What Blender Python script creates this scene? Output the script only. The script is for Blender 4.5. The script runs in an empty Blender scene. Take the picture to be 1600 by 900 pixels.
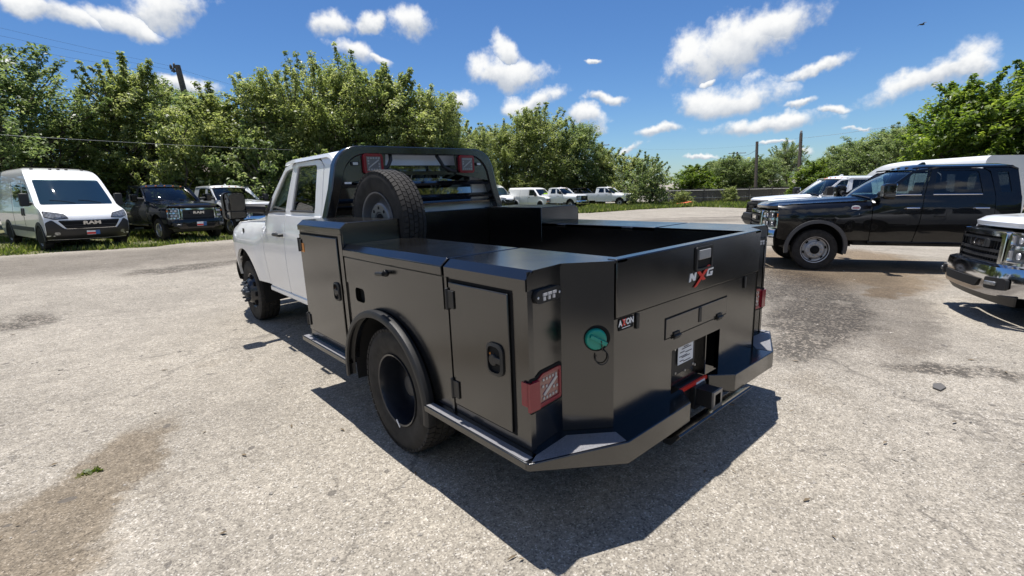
import bpy, bmesh, math, random
import numpy as np
from mathutils import Vector, Matrix, Euler
from mathutils.geometry import tessellate_polygon
random.seed(7); np.random.seed(7)
S = bpy.context.scene
COL = S.collection
rad = math.radians

# ------------------------------------------------------------------ camera
cam = bpy.data.cameras.new('camera'); camo = bpy.data.objects.new('camera', cam); COL.objects.link(camo)
_r = Vector((0.74484699, -0.66620697, -0.03703018)); _u = Vector((0.1629566, 0.12781372, 0.97831938)); _f = Vector((0.64703022, 0.73473256, -0.20376448))
camo.matrix_world = Matrix(((_r.x, _u.x, -_f.x, -2.53949), (_r.y, _u.y, -_f.y, -1.41171), (_r.z, _u.z, -_f.z, 1.61791), (0, 0, 0, 1)))
cam.sensor_width = 36; cam.lens = 36 * 756.765 / 1600
cam.clip_start = .05; cam.clip_end = 2000
S.camera = camo

# ------------------------------------------------------------------ light, sky
S.view_settings.view_transform = 'Standard'; S.view_settings.look = 'None'
S.view_settings.exposure = 0.42; S.view_settings.gamma = 1
SUN = Vector((.035, .155, 1.0)).normalized()
sl = bpy.data.lights.new('sun', 'SUN'); sl.energy = 5.0; sl.angle = rad(.55); sl.color = (1, .955, .89)
so = bpy.data.objects.new('sun', sl); COL.objects.link(so); so.rotation_euler = SUN.to_track_quat('Z', 'Y').to_euler(); so.location = (0, 0, 30)
world = bpy.data.worlds.new('World'); S.world = world; world.use_nodes = True
WT = world.node_tree; WT.nodes.clear()
def wn(t, **k):
    n = WT.nodes.new(t)
    for a, b in k.items(): setattr(n, a, b)
    return n
def build_world():
    L = WT.links.new
    sky = wn('ShaderNodeTexSky', sky_type='NISHITA', sun_disc=False, sun_elevation=math.asin(SUN.z), sun_rotation=math.atan2(SUN.x, SUN.y))
    sky.altitude = 200; sky.air_density = 1.0; sky.dust_density = .15; sky.ozone_density = 1.0
    co = wn('ShaderNodeTexCoord')
    n1 = wn('ShaderNodeTexNoise'); n1.inputs['Scale'].default_value = 9; n1.inputs['Detail'].default_value = 5; n1.inputs['Roughness'].default_value = .6
    L(co.outputs['Generated'], n1.inputs['Vector'])
    sub = wn('ShaderNodeVectorMath', operation='SUBTRACT'); L(n1.outputs['Color'], sub.inputs[0]); sub.inputs[1].default_value = (.5, .5, .5)
    sc = wn('ShaderNodeVectorMath', operation='SCALE'); L(sub.outputs[0], sc.inputs[0]); sc.inputs['Scale'].default_value = .075
    ad = wn('ShaderNodeVectorMath', operation='ADD'); L(co.outputs['Generated'], ad.inputs[0]); L(sc.outputs[0], ad.inputs[1])
    nrm = wn('ShaderNodeVectorMath', operation='NORMALIZE'); L(ad.outputs[0], nrm.inputs[0])
    # cumulus: direction of the centre (azimuth, elevation in degrees), half width, half height, roll
    px = [(1150, 66, 128, 47, -14), (1200, 45, 70, 34, -10), (1145, 152, 92, 34, -4), (1195, 192, 112, 17, -2), (1272, 105, 60, 13, -10), (1450, 120, 84, 26, -16), (1490, 108, 60, 18, -5),
          (790, 112, 78, 30, 3), (790, 80, 26, 28, 0), (825, 158, 60, 17, -6), (945, 156, 46, 10, -6), (520, 42, 38, 23, -5), (575, 34, 32, 13, -20), (643, 28, 42, 27, -5),
          (550, 84, 36, 18, 5), (590, 94, 26, 8, 12), (120, 34, 60, 20, 12), (190, 40, 60, 24, 5), (255, 20, 66, 26, -10), (40, 12, 46, 16, 10), (280, 138, 56, 18, -4), (1030, 205, 42, 12, -4), (915, 190, 42, 20, 10),
          (1305, 170, 32, 9, -5), (1253, 159, 22, 8, -5), (1345, 197, 20, 6, 0), (1115, 119, 17, 8, -18), (718, 164, 28, 16, 0), (2, 99, 22, 18, 0), (1215, 224, 34, 6, 0), (1248, 239, 30, 7, 0),
          (1100, 246, 30, 6, 0), (985, 235, 22, 9, -20), (1400, 215, 28, 9, -10), (925, 100, 18, 5, 0)]
    out = []
    F = 756.765
    for x, y, w, h, roll in px:
        d = (_f + _r * ((x - 800) / F) - _u * ((y - 450) / F)); ln = d.length; d.normalize()
        out.append((d, w / F / ln * .86, h / F / ln * .80, roll))
    rng = random.Random(3)
    for i in range(26):                                   # the same fair-weather cumulus all round the sky
        az = rng.uniform(70, 305); el = rng.choice((8, 14, 22, 34, 50, 66)) + rng.uniform(-4, 4)
        a = math.atan2(_f.x, _f.y) + rad(az); e = rad(el)
        d = Vector((math.sin(a) * math.cos(e), math.cos(a) * math.cos(e), math.sin(e)))
        out.append((d, rng.uniform(.06, .17), rng.uniform(.025, .06), rng.uniform(-12, 12)))
    rmin = None; bsel = None
    for d, w, h, roll in out:
        e1 = d.cross(Vector((0, 0, 1))).normalized(); e2 = e1.cross(d)
        c, s_ = math.cos(rad(-roll)), math.sin(rad(-roll))
        a1 = e1 * c + e2 * s_; a2 = -e1 * s_ + e2 * c
        M = Matrix((a1, a2, d)).transposed()
        mp = wn('ShaderNodeMapping', vector_type='TEXTURE'); mp.inputs['Location'].default_value = d
        mp.inputs['Rotation'].default_value = M.to_euler(); mp.inputs['Scale'].default_value = (w, h, .6)
        L(nrm.outputs[0], mp.inputs['Vector'])
        le = wn('ShaderNodeVectorMath', operation='LENGTH'); L(mp.outputs[0], le.inputs[0])
        sp = wn('ShaderNodeSeparateXYZ'); L(mp.outputs[0], sp.inputs[0])
        if rmin is None: rmin, bsel = le.outputs['Value'], sp.outputs['Y']; continue
        lt = wn('ShaderNodeMath', operation='LESS_THAN'); L(le.outputs['Value'], lt.inputs[0]); L(rmin, lt.inputs[1])
        mx = wn('ShaderNodeMix', data_type='FLOAT'); L(lt.outputs[0], mx.inputs['Factor']); L(bsel, mx.inputs[2]); L(sp.outputs['Y'], mx.inputs[3]); bsel = mx.outputs[0]
        mn = wn('ShaderNodeMath', operation='MINIMUM'); L(le.outputs['Value'], mn.inputs[0]); L(rmin, mn.inputs[1]); rmin = mn.outputs[0]
    n2 = wn('ShaderNodeTexNoise'); n2.inputs['Scale'].default_value = 22; n2.inputs['Detail'].default_value = 9; n2.inputs['Roughness'].default_value = .58
    L(co.outputs['Generated'], n2.inputs['Vector'])
    m1 = wn('ShaderNodeMath', operation='MULTIPLY_ADD'); L(n2.outputs['Fac'], m1.inputs[0]); m1.inputs[1].default_value = -2.1; L(rmin, m1.inputs[2])
    al = wn('ShaderNodeMapRange', interpolation_type='SMOOTHSTEP'); L(m1.outputs[0], al.inputs['Value'])
    al.inputs['From Min'].default_value = .14; al.inputs['From Max'].default_value = -.64; al.inputs['To Min'].default_value = 0; al.inputs['To Max'].default_value = .97
    # underside of a cumulus is greyer
    sh = wn('ShaderNodeMath', operation='MULTIPLY_ADD'); L(n2.outputs['Fac'], sh.inputs[0]); sh.inputs[1].default_value = 1.1; L(bsel, sh.inputs[2])
    shr = wn('ShaderNodeMapRange', interpolation_type='SMOOTHSTEP'); L(sh.outputs[0], shr.inputs['Value']); shr.inputs['From Min'].default_value = -.15; shr.inputs['From Max'].default_value = .95
    cc = wn('ShaderNodeMix', data_type='RGBA'); L(shr.outputs[0], cc.inputs['Factor']); cc.inputs[6].default_value = (4.0, 4.35, 4.9, 1); cc.inputs[7].default_value = (7.6, 7.6, 7.5, 1)
    hs = wn('ShaderNodeHueSaturation'); hs.inputs['Saturation'].default_value = 1.12; hs.inputs['Value'].default_value = 1.0; L(sky.outputs[0], hs.inputs['Color'])
    mx = wn('ShaderNodeMix', data_type='RGBA'); L(al.outputs[0], mx.inputs['Factor']); tn = wn('ShaderNodeMix', data_type='RGBA', blend_type='MULTIPLY'); tn.inputs['Factor'].default_value = 1; L(hs.outputs[0], tn.inputs[6]); tn.inputs[7].default_value = (.47, .64, .86, 1); L(tn.outputs[2], mx.inputs[6]); L(cc.outputs[2], mx.inputs[7])
    bg = wn('ShaderNodeBackground'); bg.inputs['Strength'].default_value = .1; L(mx.outputs[2], bg.inputs['Color'])
    o = wn('ShaderNodeOutputWorld'); L(bg.outputs[0], o.inputs['Surface'])
build_world()

# ------------------------------------------------------------------ materials
MATS = {}
def mat(name, col, rough=.5, metal=0., coat=0., spec=.5, ior=1.5, var=0., vscale=6., bump=0., bscale=40., alpha_tr=0., aniso=None, rvar=0.):
    if name in MATS: return MATS[name]
    m = bpy.data.materials.new(name); m.use_nodes = True; nt = m.node_tree; L = nt.links.new
    b = nt.nodes['Principled BSDF']; b.inputs['Base Color'].default_value = (*col, 1); b.inputs['Roughness'].default_value = rough
    b.inputs['Metallic'].default_value = metal; b.inputs['Coat Weight'].default_value = coat; b.inputs['Coat Roughness'].default_value = .03
    b.inputs['Specular IOR Level'].default_value = spec
    b.inputs['IOR'].default_value = ior
    if var or bump or rvar:
        tc = nt.nodes.new('ShaderNodeTexCoord')
        n = nt.nodes.new('ShaderNodeTexNoise'); n.inputs['Scale'].default_value = vscale; n.inputs['Detail'].default_value = 5; L(tc.outputs['Object'], n.inputs['Vector'])
        if var:
            r = nt.nodes.new('ShaderNodeMapRange'); L(n.outputs['Fac'], r.inputs[0]); r.inputs['From Min'].default_value = .3; r.inputs['From Max'].default_value = .7
            r.inputs['To Min'].default_value = 1 - var; r.inputs['To Max'].default_value = 1 + var
            mu = nt.nodes.new('ShaderNodeMix'); mu.data_type = 'RGBA'; mu.blend_type = 'MULTIPLY'; mu.inputs['Factor'].default_value = 1
            mu.inputs[6].default_value = (*col, 1); L(r.outputs[0], mu.inputs[7]); L(mu.outputs[2], b.inputs['Base Color'])
        if rvar:
            r = nt.nodes.new('ShaderNodeMapRange'); L(n.outputs['Fac'], r.inputs[0]); r.inputs['From Min'].default_value = .3; r.inputs['From Max'].default_value = .7
            r.inputs['To Min'].default_value = max(.01, rough - rvar); r.inputs['To Max'].default_value = rough + rvar; L(r.outputs[0], b.inputs['Roughness'])
        if bump:
            n2 = nt.nodes.new('ShaderNodeTexNoise'); n2.inputs['Scale'].default_value = bscale; n2.inputs['Detail'].default_value = 3; L(tc.outputs['Object'], n2.inputs['Vector'])
            bp = nt.nodes.new('ShaderNodeBump'); bp.inputs['Strength'].default_value = bump; bp.inputs['Distance'].default_value = .002; L(n2.outputs['Fac'], bp.inputs['Height']); L(bp.outputs[0], b.inputs['Normal'])
    MATS[name] = m; return m
def glass_mat(name, tint, tr):
    """tinted automotive glass: a fresnel mirror over a partly clear pane"""
    if name in MATS: return MATS[name]
    m = bpy.data.materials.new(name); m.use_nodes = True; nt = m.node_tree; nt.nodes.clear(); L = nt.links.new
    o = nt.nodes.new('ShaderNodeOutputMaterial'); g = nt.nodes.new('ShaderNodeBsdfGlossy'); g.inputs['Roughness'].default_value = .015; g.inputs['Color'].default_value = (1, 1, 1, 1)
    t = nt.nodes.new('ShaderNodeBsdfTransparent'); t.inputs['Color'].default_value = (*[c * tr for c in tint], 1)
    f = nt.nodes.new('ShaderNodeFresnel'); f.inputs['IOR'].default_value = 1.62
    x = nt.nodes.new('ShaderNodeMixShader'); L(f.outputs[0], x.inputs[0]); L(t.outputs[0], x.inputs[1]); L(g.outputs[0], x.inputs[2]); L(x.outputs[0], o.inputs['Surface'])
    MATS[name] = m; return m
BLK = mat('satin_black_powdercoat', (.004, .004, .004), .18, 0, 0, .5, ior=1.9, bump=.05, bscale=260, rvar=.035, vscale=3)
BLK2 = mat('black_textured_coating', (.016, .016, .017), .46, 0, 0, .5, bump=.5, bscale=420)
GRIT = mat('grey_grit_step_coating', (.20, .20, .215), .55, bump=1.0, bscale=500, var=.5, vscale=300)
PLAST = mat('black_plastic', (.018, .018, .019), .5, bump=.2, bscale=300)
PLAST2 = mat('grey_black_plastic', (.085, .085, .087), .5, bump=.2, bscale=300)
RUB = mat('tyre_rubber', (.030, .0275, .025), .78, spec=.3, var=.35, vscale=14, bump=.3, bscale=120)
WHITE = mat('white_paint', (.86, .87, .875), .32, 0, .9, var=.02, vscale=2)
CARBLK = mat('black_car_paint', (.002, .002, .0024), .25, 0, .8, spec=.2)
NAVY = mat('blue_black_car_paint', (.004, .006, .012), .22, 0, .8, spec=.2)
SILVER = mat('silver_car_paint', (.66, .68, .70), .35, .2, 1.0)
GRANITE = mat('granite_grey_car_paint', (.16, .17, .19), .3, .5, 1.0)
CHROME = mat('chrome', (.70, .70, .71), .10, 1.0)
STEEL = mat('steel_zinc', (.55, .56, .57), .3, 1.0)
ALLOY = mat('alloy_wheel', (.62, .63, .65), .28, .9)
WSTEEL = mat('silver_steel_wheel', (.48, .48, .48), .4, .6, var=.1, vscale=12)
DARKW = mat('black_steel_wheel', (.010, .012, .018), .35, 0, .4)
HUBG = mat('blue_grey_hub_metal', (.06, .07, .085), .45, .6)
DARK = mat('underbody_black', (.008, .008, .008), .8, var=.3)
SEAT = mat('grey_seat_cloth', (.045, .045, .05), .9)
GLASS = glass_mat('clear_green_glass', (.74, .97, .94), .9)
TINT = glass_mat('tinted_privacy_glass', (.80, .95, 1.0), .22)
SHIELD = glass_mat('windshield_glass', (.70, .92, .92), .60)
LENSR = mat('red_lamp_lens', (.24, .007, .020), .2, 0, .25)
LENSD = mat('dark_red_lamp_lens', (.16, .008, .014), .15, 0, 1.0)
LEDW = mat('led_reflector_white', (.62, .62, .64), .25, .2, .5)
LEDD = mat('led_dim_reflector', (.42, .40, .41), .25, .2, .5)
LEDG = mat('led_housing_grey', (.16, .15, .16), .3, .3, .5)
LAMPW = mat('headlamp_reflector', (.22, .225, .23), .25, .5, .5, var=.6, vscale=16)
AMBER = mat('amber_lens', (.75, .22, .03), .2, 0, 1.0)
RED = mat('red_vinyl', (.72, .035, .02), .4)
WVIN = mat('white_vinyl', (.86, .86, .86), .4)
PAPER = mat('white_paper', (.80, .81, .83), .6)
INK = mat('printed_ink', (.08, .08, .09), .7)
BLUEV = mat('flag_blue', (.03, .12, .30), .4)
TEAL = mat('teal_fuel_cap', (.0, .27, .20), .35, 0, .3)
ORG = mat('orange_sticker', (.72, .28, .06), .5)
LIME = mat('lime_sunshade_sign', (.50, .80, .05), .5)
SEAM = mat('black_seam', (.003, .003, .003), .9)
MIRG = mat('mirror_glass', (.75, .78, .8), .02, 1.0)
WOODP = mat('weathered_pole_wood', (.12, .095, .075), .85, var=.35, vscale=9, bump=.6, bscale=30)
BARK = mat('tree_bark', (.075, .06, .048), .9, var=.4, vscale=5, bump=1, bscale=20)
FENCEM = mat('weathered_fence_board', (.13, .115, .105), .85, var=.45, vscale=5)
RAILM = mat('pale_fence_rail', (.46, .45, .43), .6, var=.2)
ROOFM = mat('grey_brown_shingle', (.17, .145, .13), .9, var=.35, vscale=3, bump=.5, bscale=30)
WALLM = mat('beige_siding', (.40, .38, .34), .8, var=.1)
WIREM = mat('wire_black', (.02, .02, .02), .6)
WIREP = mat('wire_pale', (.42, .43, .42), .5)
STONE = mat('gravel_stone', (.36, .33, .29), .85, var=.5, vscale=40)

def leaf_mat(name, c1, c2, c3):
    m = bpy.data.materials.new(name); m.use_nodes = True; nt = m.node_tree; nt.nodes.clear(); L = nt.links.new
    o = nt.nodes.new('ShaderNodeOutputMaterial'); a = nt.nodes.new('ShaderNodeAttribute'); a.attribute_name = 'tone'
    r = nt.nodes.new('ShaderNodeValToRGB'); e = r.color_ramp.elements; e[0].position = 0; e[0].color = (*c1, 1); e[1].position = 1; e[1].color = (*c3, 1)
    k = e.new(.55); k.color = (*c2, 1); L(a.outputs['Fac'], r.inputs[0])
    d = nt.nodes.new('ShaderNodeBsdfPrincipled'); d.inputs['Roughness'].default_value = .42; d.inputs['Specular IOR Level'].default_value = .5; L(r.outputs[0], d.inputs['Base Color'])
    h = nt.nodes.new('ShaderNodeHueSaturation'); h.inputs['Hue'].default_value = .485; h.inputs['Saturation'].default_value = 1.15; h.inputs['Value'].default_value = 2.2; L(r.outputs[0], h.inputs['Color'])
    t = nt.nodes.new('ShaderNodeBsdfTranslucent'); L(h.outputs[0], t.inputs['Color'])
    x = nt.nodes.new('ShaderNodeMixShader'); x.inputs[0].default_value = .5; L(d.outputs[0], x.inputs[1]); L(t.outputs[0], x.inputs[2]); L(x.outputs[0], o.inputs['Surface'])
    return m
LEAF_A = leaf_mat('mesquite_green_leaf', (.085, .12, .04), (.19, .235, .08), (.36, .39, .19))
LEAF_B = leaf_mat('dark_green_leaf', (.07, .11, .04), (.14, .19, .072), (.26, .30, .14))
LEAF_C = leaf_mat('bright_green_leaf', (.055, .10, .022), (.12, .18, .038), (.22, .285, .07))
GRASSM = leaf_mat('grass_blade', (.06, .095, .02), (.11, .15, .04), (.22, .22, .10))

# ------------------------------------------------------------------ mesh helpers
OFF = Vector((0, 0, 0))
class MB:
    def __init__(s): s.v = []; s.f = []; s.m = []
    def add(s, V, F, mi=0):
        o = len(s.v); s.v += [tuple(p) for p in V]; s.f += [tuple(i + o for i in f) for f in F]; s.m += [mi] * len(F); return s
    def box(s, x0, x1, y0, y1, z0, z1, mi=0):
        V = [(x, y, z) for z in (z0, z1) for y in (y0, y1) for x in (x0, x1)]
        return s.add(V, [(0, 2, 3, 1), (4, 5, 7, 6), (0, 1, 5, 4), (2, 6, 7, 3), (0, 4, 6, 2), (1, 3, 7, 5)], mi)
    def obox(s, c, size, R, mi=0):
        V = [Vector(c) + R @ Vector((x * size[0] / 2, y * size[1] / 2, z * size[2] / 2)) for z in (-1, 1) for y in (-1, 1) for x in (-1, 1)]
        return s.add(V, [(0, 2, 3, 1), (4, 5, 7, 6), (0, 1, 5, 4), (2, 6, 7, 3), (0, 4, 6, 2), (1, 3, 7, 5)], mi)
    def prism(s, pts, axis, a0, a1, mi=0):
        n = len(pts)
        def P(p, a): return {'x': (a, p[0], p[1]), 'y': (p[0], a, p[1]), 'z': (p[0], p[1], a)}[axis]
        V = [P(p, a0) for p in pts] + [P(p, a1) for p in pts]
        F = [tuple(range(n)), tuple(range(2 * n - 1, n - 1, -1))] + [(i, i + n, (i + 1) % n + n, (i + 1) % n) for i in range(n)]
        return s.add(V, F, mi)
    def lathe(s, prof, n, c=(0, 0, 0), axis='x', mi=0, a0=0, a1=2 * math.pi):
        full = abs(a1 - a0 - 2 * math.pi) < 1e-6; k = n if full else n + 1; V = []
        for a, r in prof:
            for i in range(k):
                t = a0 + (a1 - a0) * i / n; p, q = r * math.cos(t), r * math.sin(t)
                V.append({'x': (c[0] + a, c[1] + p, c[2] + q), 'y': (c[0] + p, c[1] + a, c[2] + q), 'z': (c[0] + p, c[1] + q, c[2] + a)}[axis])
        F = []
        for j in range(len(prof) - 1):
            for i in range(n):
                i2 = (i + 1) % k; F.append((j * k + i, j * k + i2, (j + 1) * k + i2, (j + 1) * k + i))
        return s.add(V, F, mi)
    def tube(s, path, r, n=8, mi=0, cap=True, squash=None):
        P = [Vector(p) for p in path]; m = len(P); rr = r if isinstance(r, (list, tuple)) else [r] * m
        V = []; prev = None
        for i in range(m):
            t = (P[min(i + 1, m - 1)] - P[max(i - 1, 0)]).normalized()
            if prev is None: a = t.orthogonal().normalized()
            else: a = (prev - t * prev.dot(t)); a = a.normalized() if a.length > 1e-6 else t.orthogonal().normalized()
            prev = a; b = t.cross(a)
            for j in range(n):
                th = 2 * math.pi * j / n; V.append(P[i] + (a * math.cos(th) + b * math.sin(th)) * rr[i])
        F = [(i * n + j, i * n + (j + 1) % n, (i + 1) * n + (j + 1) % n, (i + 1) * n + j) for i in range(m - 1) for j in range(n)]
        if cap: F += [tuple(range(n - 1, -1, -1)), tuple((m - 1) * n + j for j in range(n))]
        return s.add(V, F, mi)
    def grid(s, fn, nu, nv, mi=0, flip=False):
        V = [fn(i / nu, j / nv) for j in range(nv + 1) for i in range(nu + 1)]; w = nu + 1
        F = [(j * w + i, j * w + i + 1, (j + 1) * w + i + 1, (j + 1) * w + i) for j in range(nv) for i in range(nu)]
        if flip: F = [f[::-1] for f in F]
        return s.add(V, F, mi)
    def build(s, name, mats, parent=None, bevel=0, smooth=32, seg=2):
        me = bpy.data.meshes.new(name); o = OFF
        me.from_pydata([(p[0] + o.x, p[1] + o.y, p[2] + o.z) for p in s.v], [], s.f); 
        mats = mats if isinstance(mats, (list, tuple)) else [mats]
        for m in mats: me.materials.append(m)
        if len(mats) > 1: me.polygons.foreach_set('material_index', s.m)
        bm = bmesh.new(); bm.from_mesh(me); bmesh.ops.recalc_face_normals(bm, faces=bm.faces) if s.__dict__.get('recalc', True) else None; bm.to_mesh(me); bm.free()
        me.shade_smooth(); me.set_sharp_from_angle(angle=rad(smooth))
        return link(name, me, parent, bevel, seg)
def link(name, me, parent=None, bevel=0, seg=2):
    ob = bpy.data.objects.new(name, me); COL.objects.link(ob)
    if parent: ob.parent = parent
    if bevel:
        b = ob.modifiers.new('edge', 'BEVEL'); b.width = bevel; b.segments = seg; b.limit_method = 'ANGLE'; b.angle_limit = rad(35)
    return ob
def thing(name, label, cat, loc=(0, 0, 0), rot=(0, 0, 0), group=None):
    o = bpy.data.objects.new(name, None); COL.objects.link(o); o.location = loc; o.rotation_euler = rot; o.empty_display_size = .2
    return tag(o, label, cat, group)
def tag(o, label=None, cat=None, group=None, kind=None):
    for k, v in (('label', label), ('category', cat), ('group', group), ('kind', kind)):
        if v: o[k] = v
    return o
def empty(name, parent, loc=(0, 0, 0), rot=(0, 0, 0)):
    o = bpy.data.objects.new(name, None); COL.objects.link(o); o.parent = parent; o.location = loc; o.rotation_euler = rot; o.empty_display_size = .1; return o
def rounded(pts, r, n=4):
    out = []; m = len(pts); rs = r if isinstance(r, (list, tuple)) else [r] * m
    for i in range(m):
        p = Vector(pts[i]); a = Vector(pts[i - 1]) - p; b = Vector(pts[(i + 1) % m]) - p; rr = min(rs[i], a.length * .48, b.length * .48)
        if rr < 1e-5: out.append(tuple(p)); continue
        p0 = p + a.normalized() * rr; p1 = p + b.normalized() * rr
        for k in range(n + 1):
            t = k / n; out.append(tuple((1 - t) ** 2 * p0 + 2 * t * (1 - t) * p + t * t * p1))
    return out
def rrect(x0, x1, z0, z1, r, n=4): return rounded([(x0, z0), (x1, z0), (x1, z1), (x0, z1)], r, n)
def panel(mb, outer, fn, cu=.14, cv=.14, lip=.02, holes=(), mi=0):
    """flat outline (with holes) in (u,v), cut on a grid, bent by fn(u,v,depth); edges get a lip turned inwards"""
    loops = [[Vector((p[0], p[1], 0)) for p in L_] for L_ in (outer, *holes)]
    pts = [p for L_ in loops for p in L_]; tris = tessellate_polygon(loops)
    bm = bmesh.new(); vs = [bm.verts.new(p) for p in pts]
    for t in tris:
        try: bm.faces.new([vs[i] for i in t])
        except ValueError: pass
    us = [p.x for p in pts]; ws = [p.y for p in pts]
    for ax, lo, hi, st in ((0, min(us), max(us), cu), (1, min(ws), max(ws), cv)):
        if not st: continue
        k = int((hi - lo) / st)
        for i in range(1, k + 1):
            co = lo + (hi - lo) * i / (k + 1)
            bmesh.ops.bisect_plane(bm, geom=bm.verts[:] + bm.edges[:] + bm.faces[:], plane_co=(co, 0, 0) if ax == 0 else (0, co, 0), plane_no=(1, 0, 0) if ax == 0 else (0, 1, 0), dist=1e-5)
    bmesh.ops.dissolve_degenerate(bm, edges=bm.edges[:], dist=1e-5)
    bm.verts.ensure_lookup_table(); bm.verts.index_update()
    V = [fn(v.co.x, v.co.y, 0.) for v in bm.verts]; F = [tuple(v.index for v in f.verts) for f in bm.faces]
    if lip:
        lo = {}
        for e in bm.edges:
            if e.is_boundary:
                for v in e.verts:
                    if v.index not in lo: lo[v.index] = len(V); V.append(fn(v.co.x, v.co.y, lip))
                a, b = e.verts[0].index, e.verts[1].index; F.append((a, b, lo[b], lo[a]))
    bm.free(); mb.add(V, F, mi); return mb
def text_verts(txt, size, depth, bold=0., shear=0.):
    cu = bpy.data.curves.new('lettering', 'FONT'); cu.body = txt; cu.size = size; cu.extrude = depth; cu.align_x = 'CENTER'; cu.align_y = 'CENTER'; cu.offset = bold; cu.shear = shear; cu.resolution_u = 3
    o = bpy.data.objects.new('lettering', cu); COL.objects.link(o); dg = bpy.context.evaluated_depsgraph_get(); me = bpy.data.meshes.new_from_object(o.evaluated_get(dg))
    V = [v.co.copy() for v in me.vertices]; F = [tuple(p.vertices) for p in me.polygons]
    bpy.data.objects.remove(o); bpy.data.curves.remove(cu); bpy.data.meshes.remove(me); return V, F
def add_text(mb, txt, size, depth, M, bold=0., shear=0., mi=0):
    V, F = text_verts(txt, size, depth, bold, shear); mb.add([M @ v for v in V], F, mi); mb.recalc = False; return mb
def smooth01(t): t = max(0., min(1., t)); return t * t * (3 - 2 * t)

# ------------------------------------------------------------------ ground
def gh(x, y):
    pl = -.029 * 60 * math.tanh(x / 60) + .009 * 60 * math.tanh(y / 60)
    dx = max(0, abs(x) - 1.6); dy = max(0, -y, y - 6); return pl * smooth01(math.hypot(dx, dy) / 5)
def gtilt(x, y, h):
    """rotation for a thing that stands on the sloping lot with heading h (degrees)"""
    e = 1.2; nx = -(gh(x + e, y) - gh(x - e, y)) / (2 * e); ny = -(gh(x, y + e) - gh(x, y - e)) / (2 * e)
    n = Vector((nx, ny, 1)).normalized(); fw = Vector((-math.sin(rad(h)), math.cos(rad(h)), 0)); rt = fw.cross(n).normalized(); fw = n.cross(rt)
    return Matrix((rt, fw, n)).transposed().to_euler()
def ground_mat():
    m = bpy.data.materials.new('worn_pale_asphalt'); m.use_nodes = True; nt = m.node_tree; L = nt.links.new; N = nt.nodes.new
    b = nt.nodes['Principled BSDF']; b.inputs['Roughness'].default_value = .9; b.inputs['Specular IOR Level'].default_value = .3
    g = N('ShaderNodeNewGeometry'); pos = g.outputs['Position']
    def noise(sc, de=4, ro=.55, vec=pos):
        n = N('ShaderNodeTexNoise'); n.inputs['Scale'].default_value = sc; n.inputs['Detail'].default_value = de; n.inputs['Roughness'].default_value = ro; L(vec, n.inputs['Vector']); return n
    def rng(v, a, b_, c, d, sm=False):
        r = N('ShaderNodeMapRange'); r.interpolation_type = 'SMOOTHSTEP' if sm else 'LINEAR'
        for k, x in zip(('From Min', 'From Max', 'To Min', 'To Max'), (a, b_, c, d)): r.inputs[k].default_value = x
        L(v, r.inputs['Value']); return r.outputs[0]
    def mixc(f, a, b_, bl='MIX'):
        x = N('ShaderNodeMix'); x.data_type = 'RGBA'; x.blend_type = bl
        if isinstance(f, float): x.inputs['Factor'].default_value = f
        else: L(f, x.inputs['Factor'])
        for i, c in ((6, a), (7, b_)):
            if isinstance(c, tuple): x.inputs[i].default_value = (*c, 1)
            else: L(c, x.inputs[i])
        return x.outputs[2]
    def math_(op, a, b_):
        x = N('ShaderNodeMath'); x.operation = op
        for i, c in ((0, a), (1, b_)):
            if isinstance(c, (int, float)): x.inputs[i].default_value = c
            else: L(c, x.inputs[i])
        return x.outputs[0]
    vo = N('ShaderNodeTexVoronoi'); vo.inputs['Scale'].default_value = 135; L(pos, vo.inputs['Vector'])
    vo2 = N('ShaderNodeTexVoronoi'); vo2.inputs['Scale'].default_value = 48; L(pos, vo2.inputs['Vector'])
    sep = N('ShaderNodeSeparateColor'); L(vo.outputs['Color'], sep.inputs[0]); sep2 = N('ShaderNodeSeparateColor'); L(vo2.outputs['Color'], sep2.inputs[0])
    ramp = N('ShaderNodeValToRGB'); e = ramp.color_ramp.elements
    e[0].position = 0; e[0].color = (.10, .093, .085, 1); e[1].position = 1; e[1].color = (.62, .595, .55, 1)
    for p, c in ((.12, (.22, .207, .19)), (.4, (.345, .325, .295)), (.75, (.42, .398, .362))): k = e.new(p); k.color = (*c, 1)
    L(sep.outputs[0], ramp.inputs[0])
    ramp2 = N('ShaderNodeValToRGB'); e = ramp2.color_ramp.elements
    e[0].position = 0; e[0].color = (.13, .12, .11, 1); e[1].position = 1; e[1].color = (.62, .59, .54, 1)
    for p, c in ((.06, (.30, .283, .257)), (.5, (.375, .354, .322)), (.94, (.42, .398, .363))): k = e.new(p); k.color = (*c, 1)
    L(sep2.outputs[0], ramp2.inputs[0])
    col = mixc(.40, ramp.outputs[0], ramp2.outputs[0]); col = mixc(1., col, (.79, .755, .695), 'MULTIPLY')
    col = mixc(math_('MULTIPLY', math_('GREATER_THAN', sep.outputs[2], .965), .7), col, (.11, .10, .09)); col = mixc(math_('MULTIPLY', math_('LESS_THAN', sep.outputs[2], .05), .5), col, (.66, .63, .58))
    n_mac = noise(.55, 6, .6); n_mid = noise(3.2, 6, .65); n_f = noise(22, 4, .6)
    col = mixc(1., col, rng(n_mac.outputs['Fac'], .3, .7, .84, 1.13), 'MULTIPLY')
    col = mixc(1., col, rng(n_mid.outputs['Fac'], .3, .7, .86, 1.12), 'MULTIPLY')
    col = mixc(1., col, rng(n_f.outputs['Fac'], .3, .7, .80, 1.16), 'MULTIPLY')
    # patches laid out on the lot: (x, y, rx, ry, turn, strength, kind)
    wob = N('ShaderNodeVectorMath'); wob.operation = 'MULTIPLY_ADD'; nw = noise(1.1, 6, .65); L(nw.outputs['Color'], wob.inputs[0]); wob.inputs[1].default_value = (1.5, 1.5, 0); 
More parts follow.
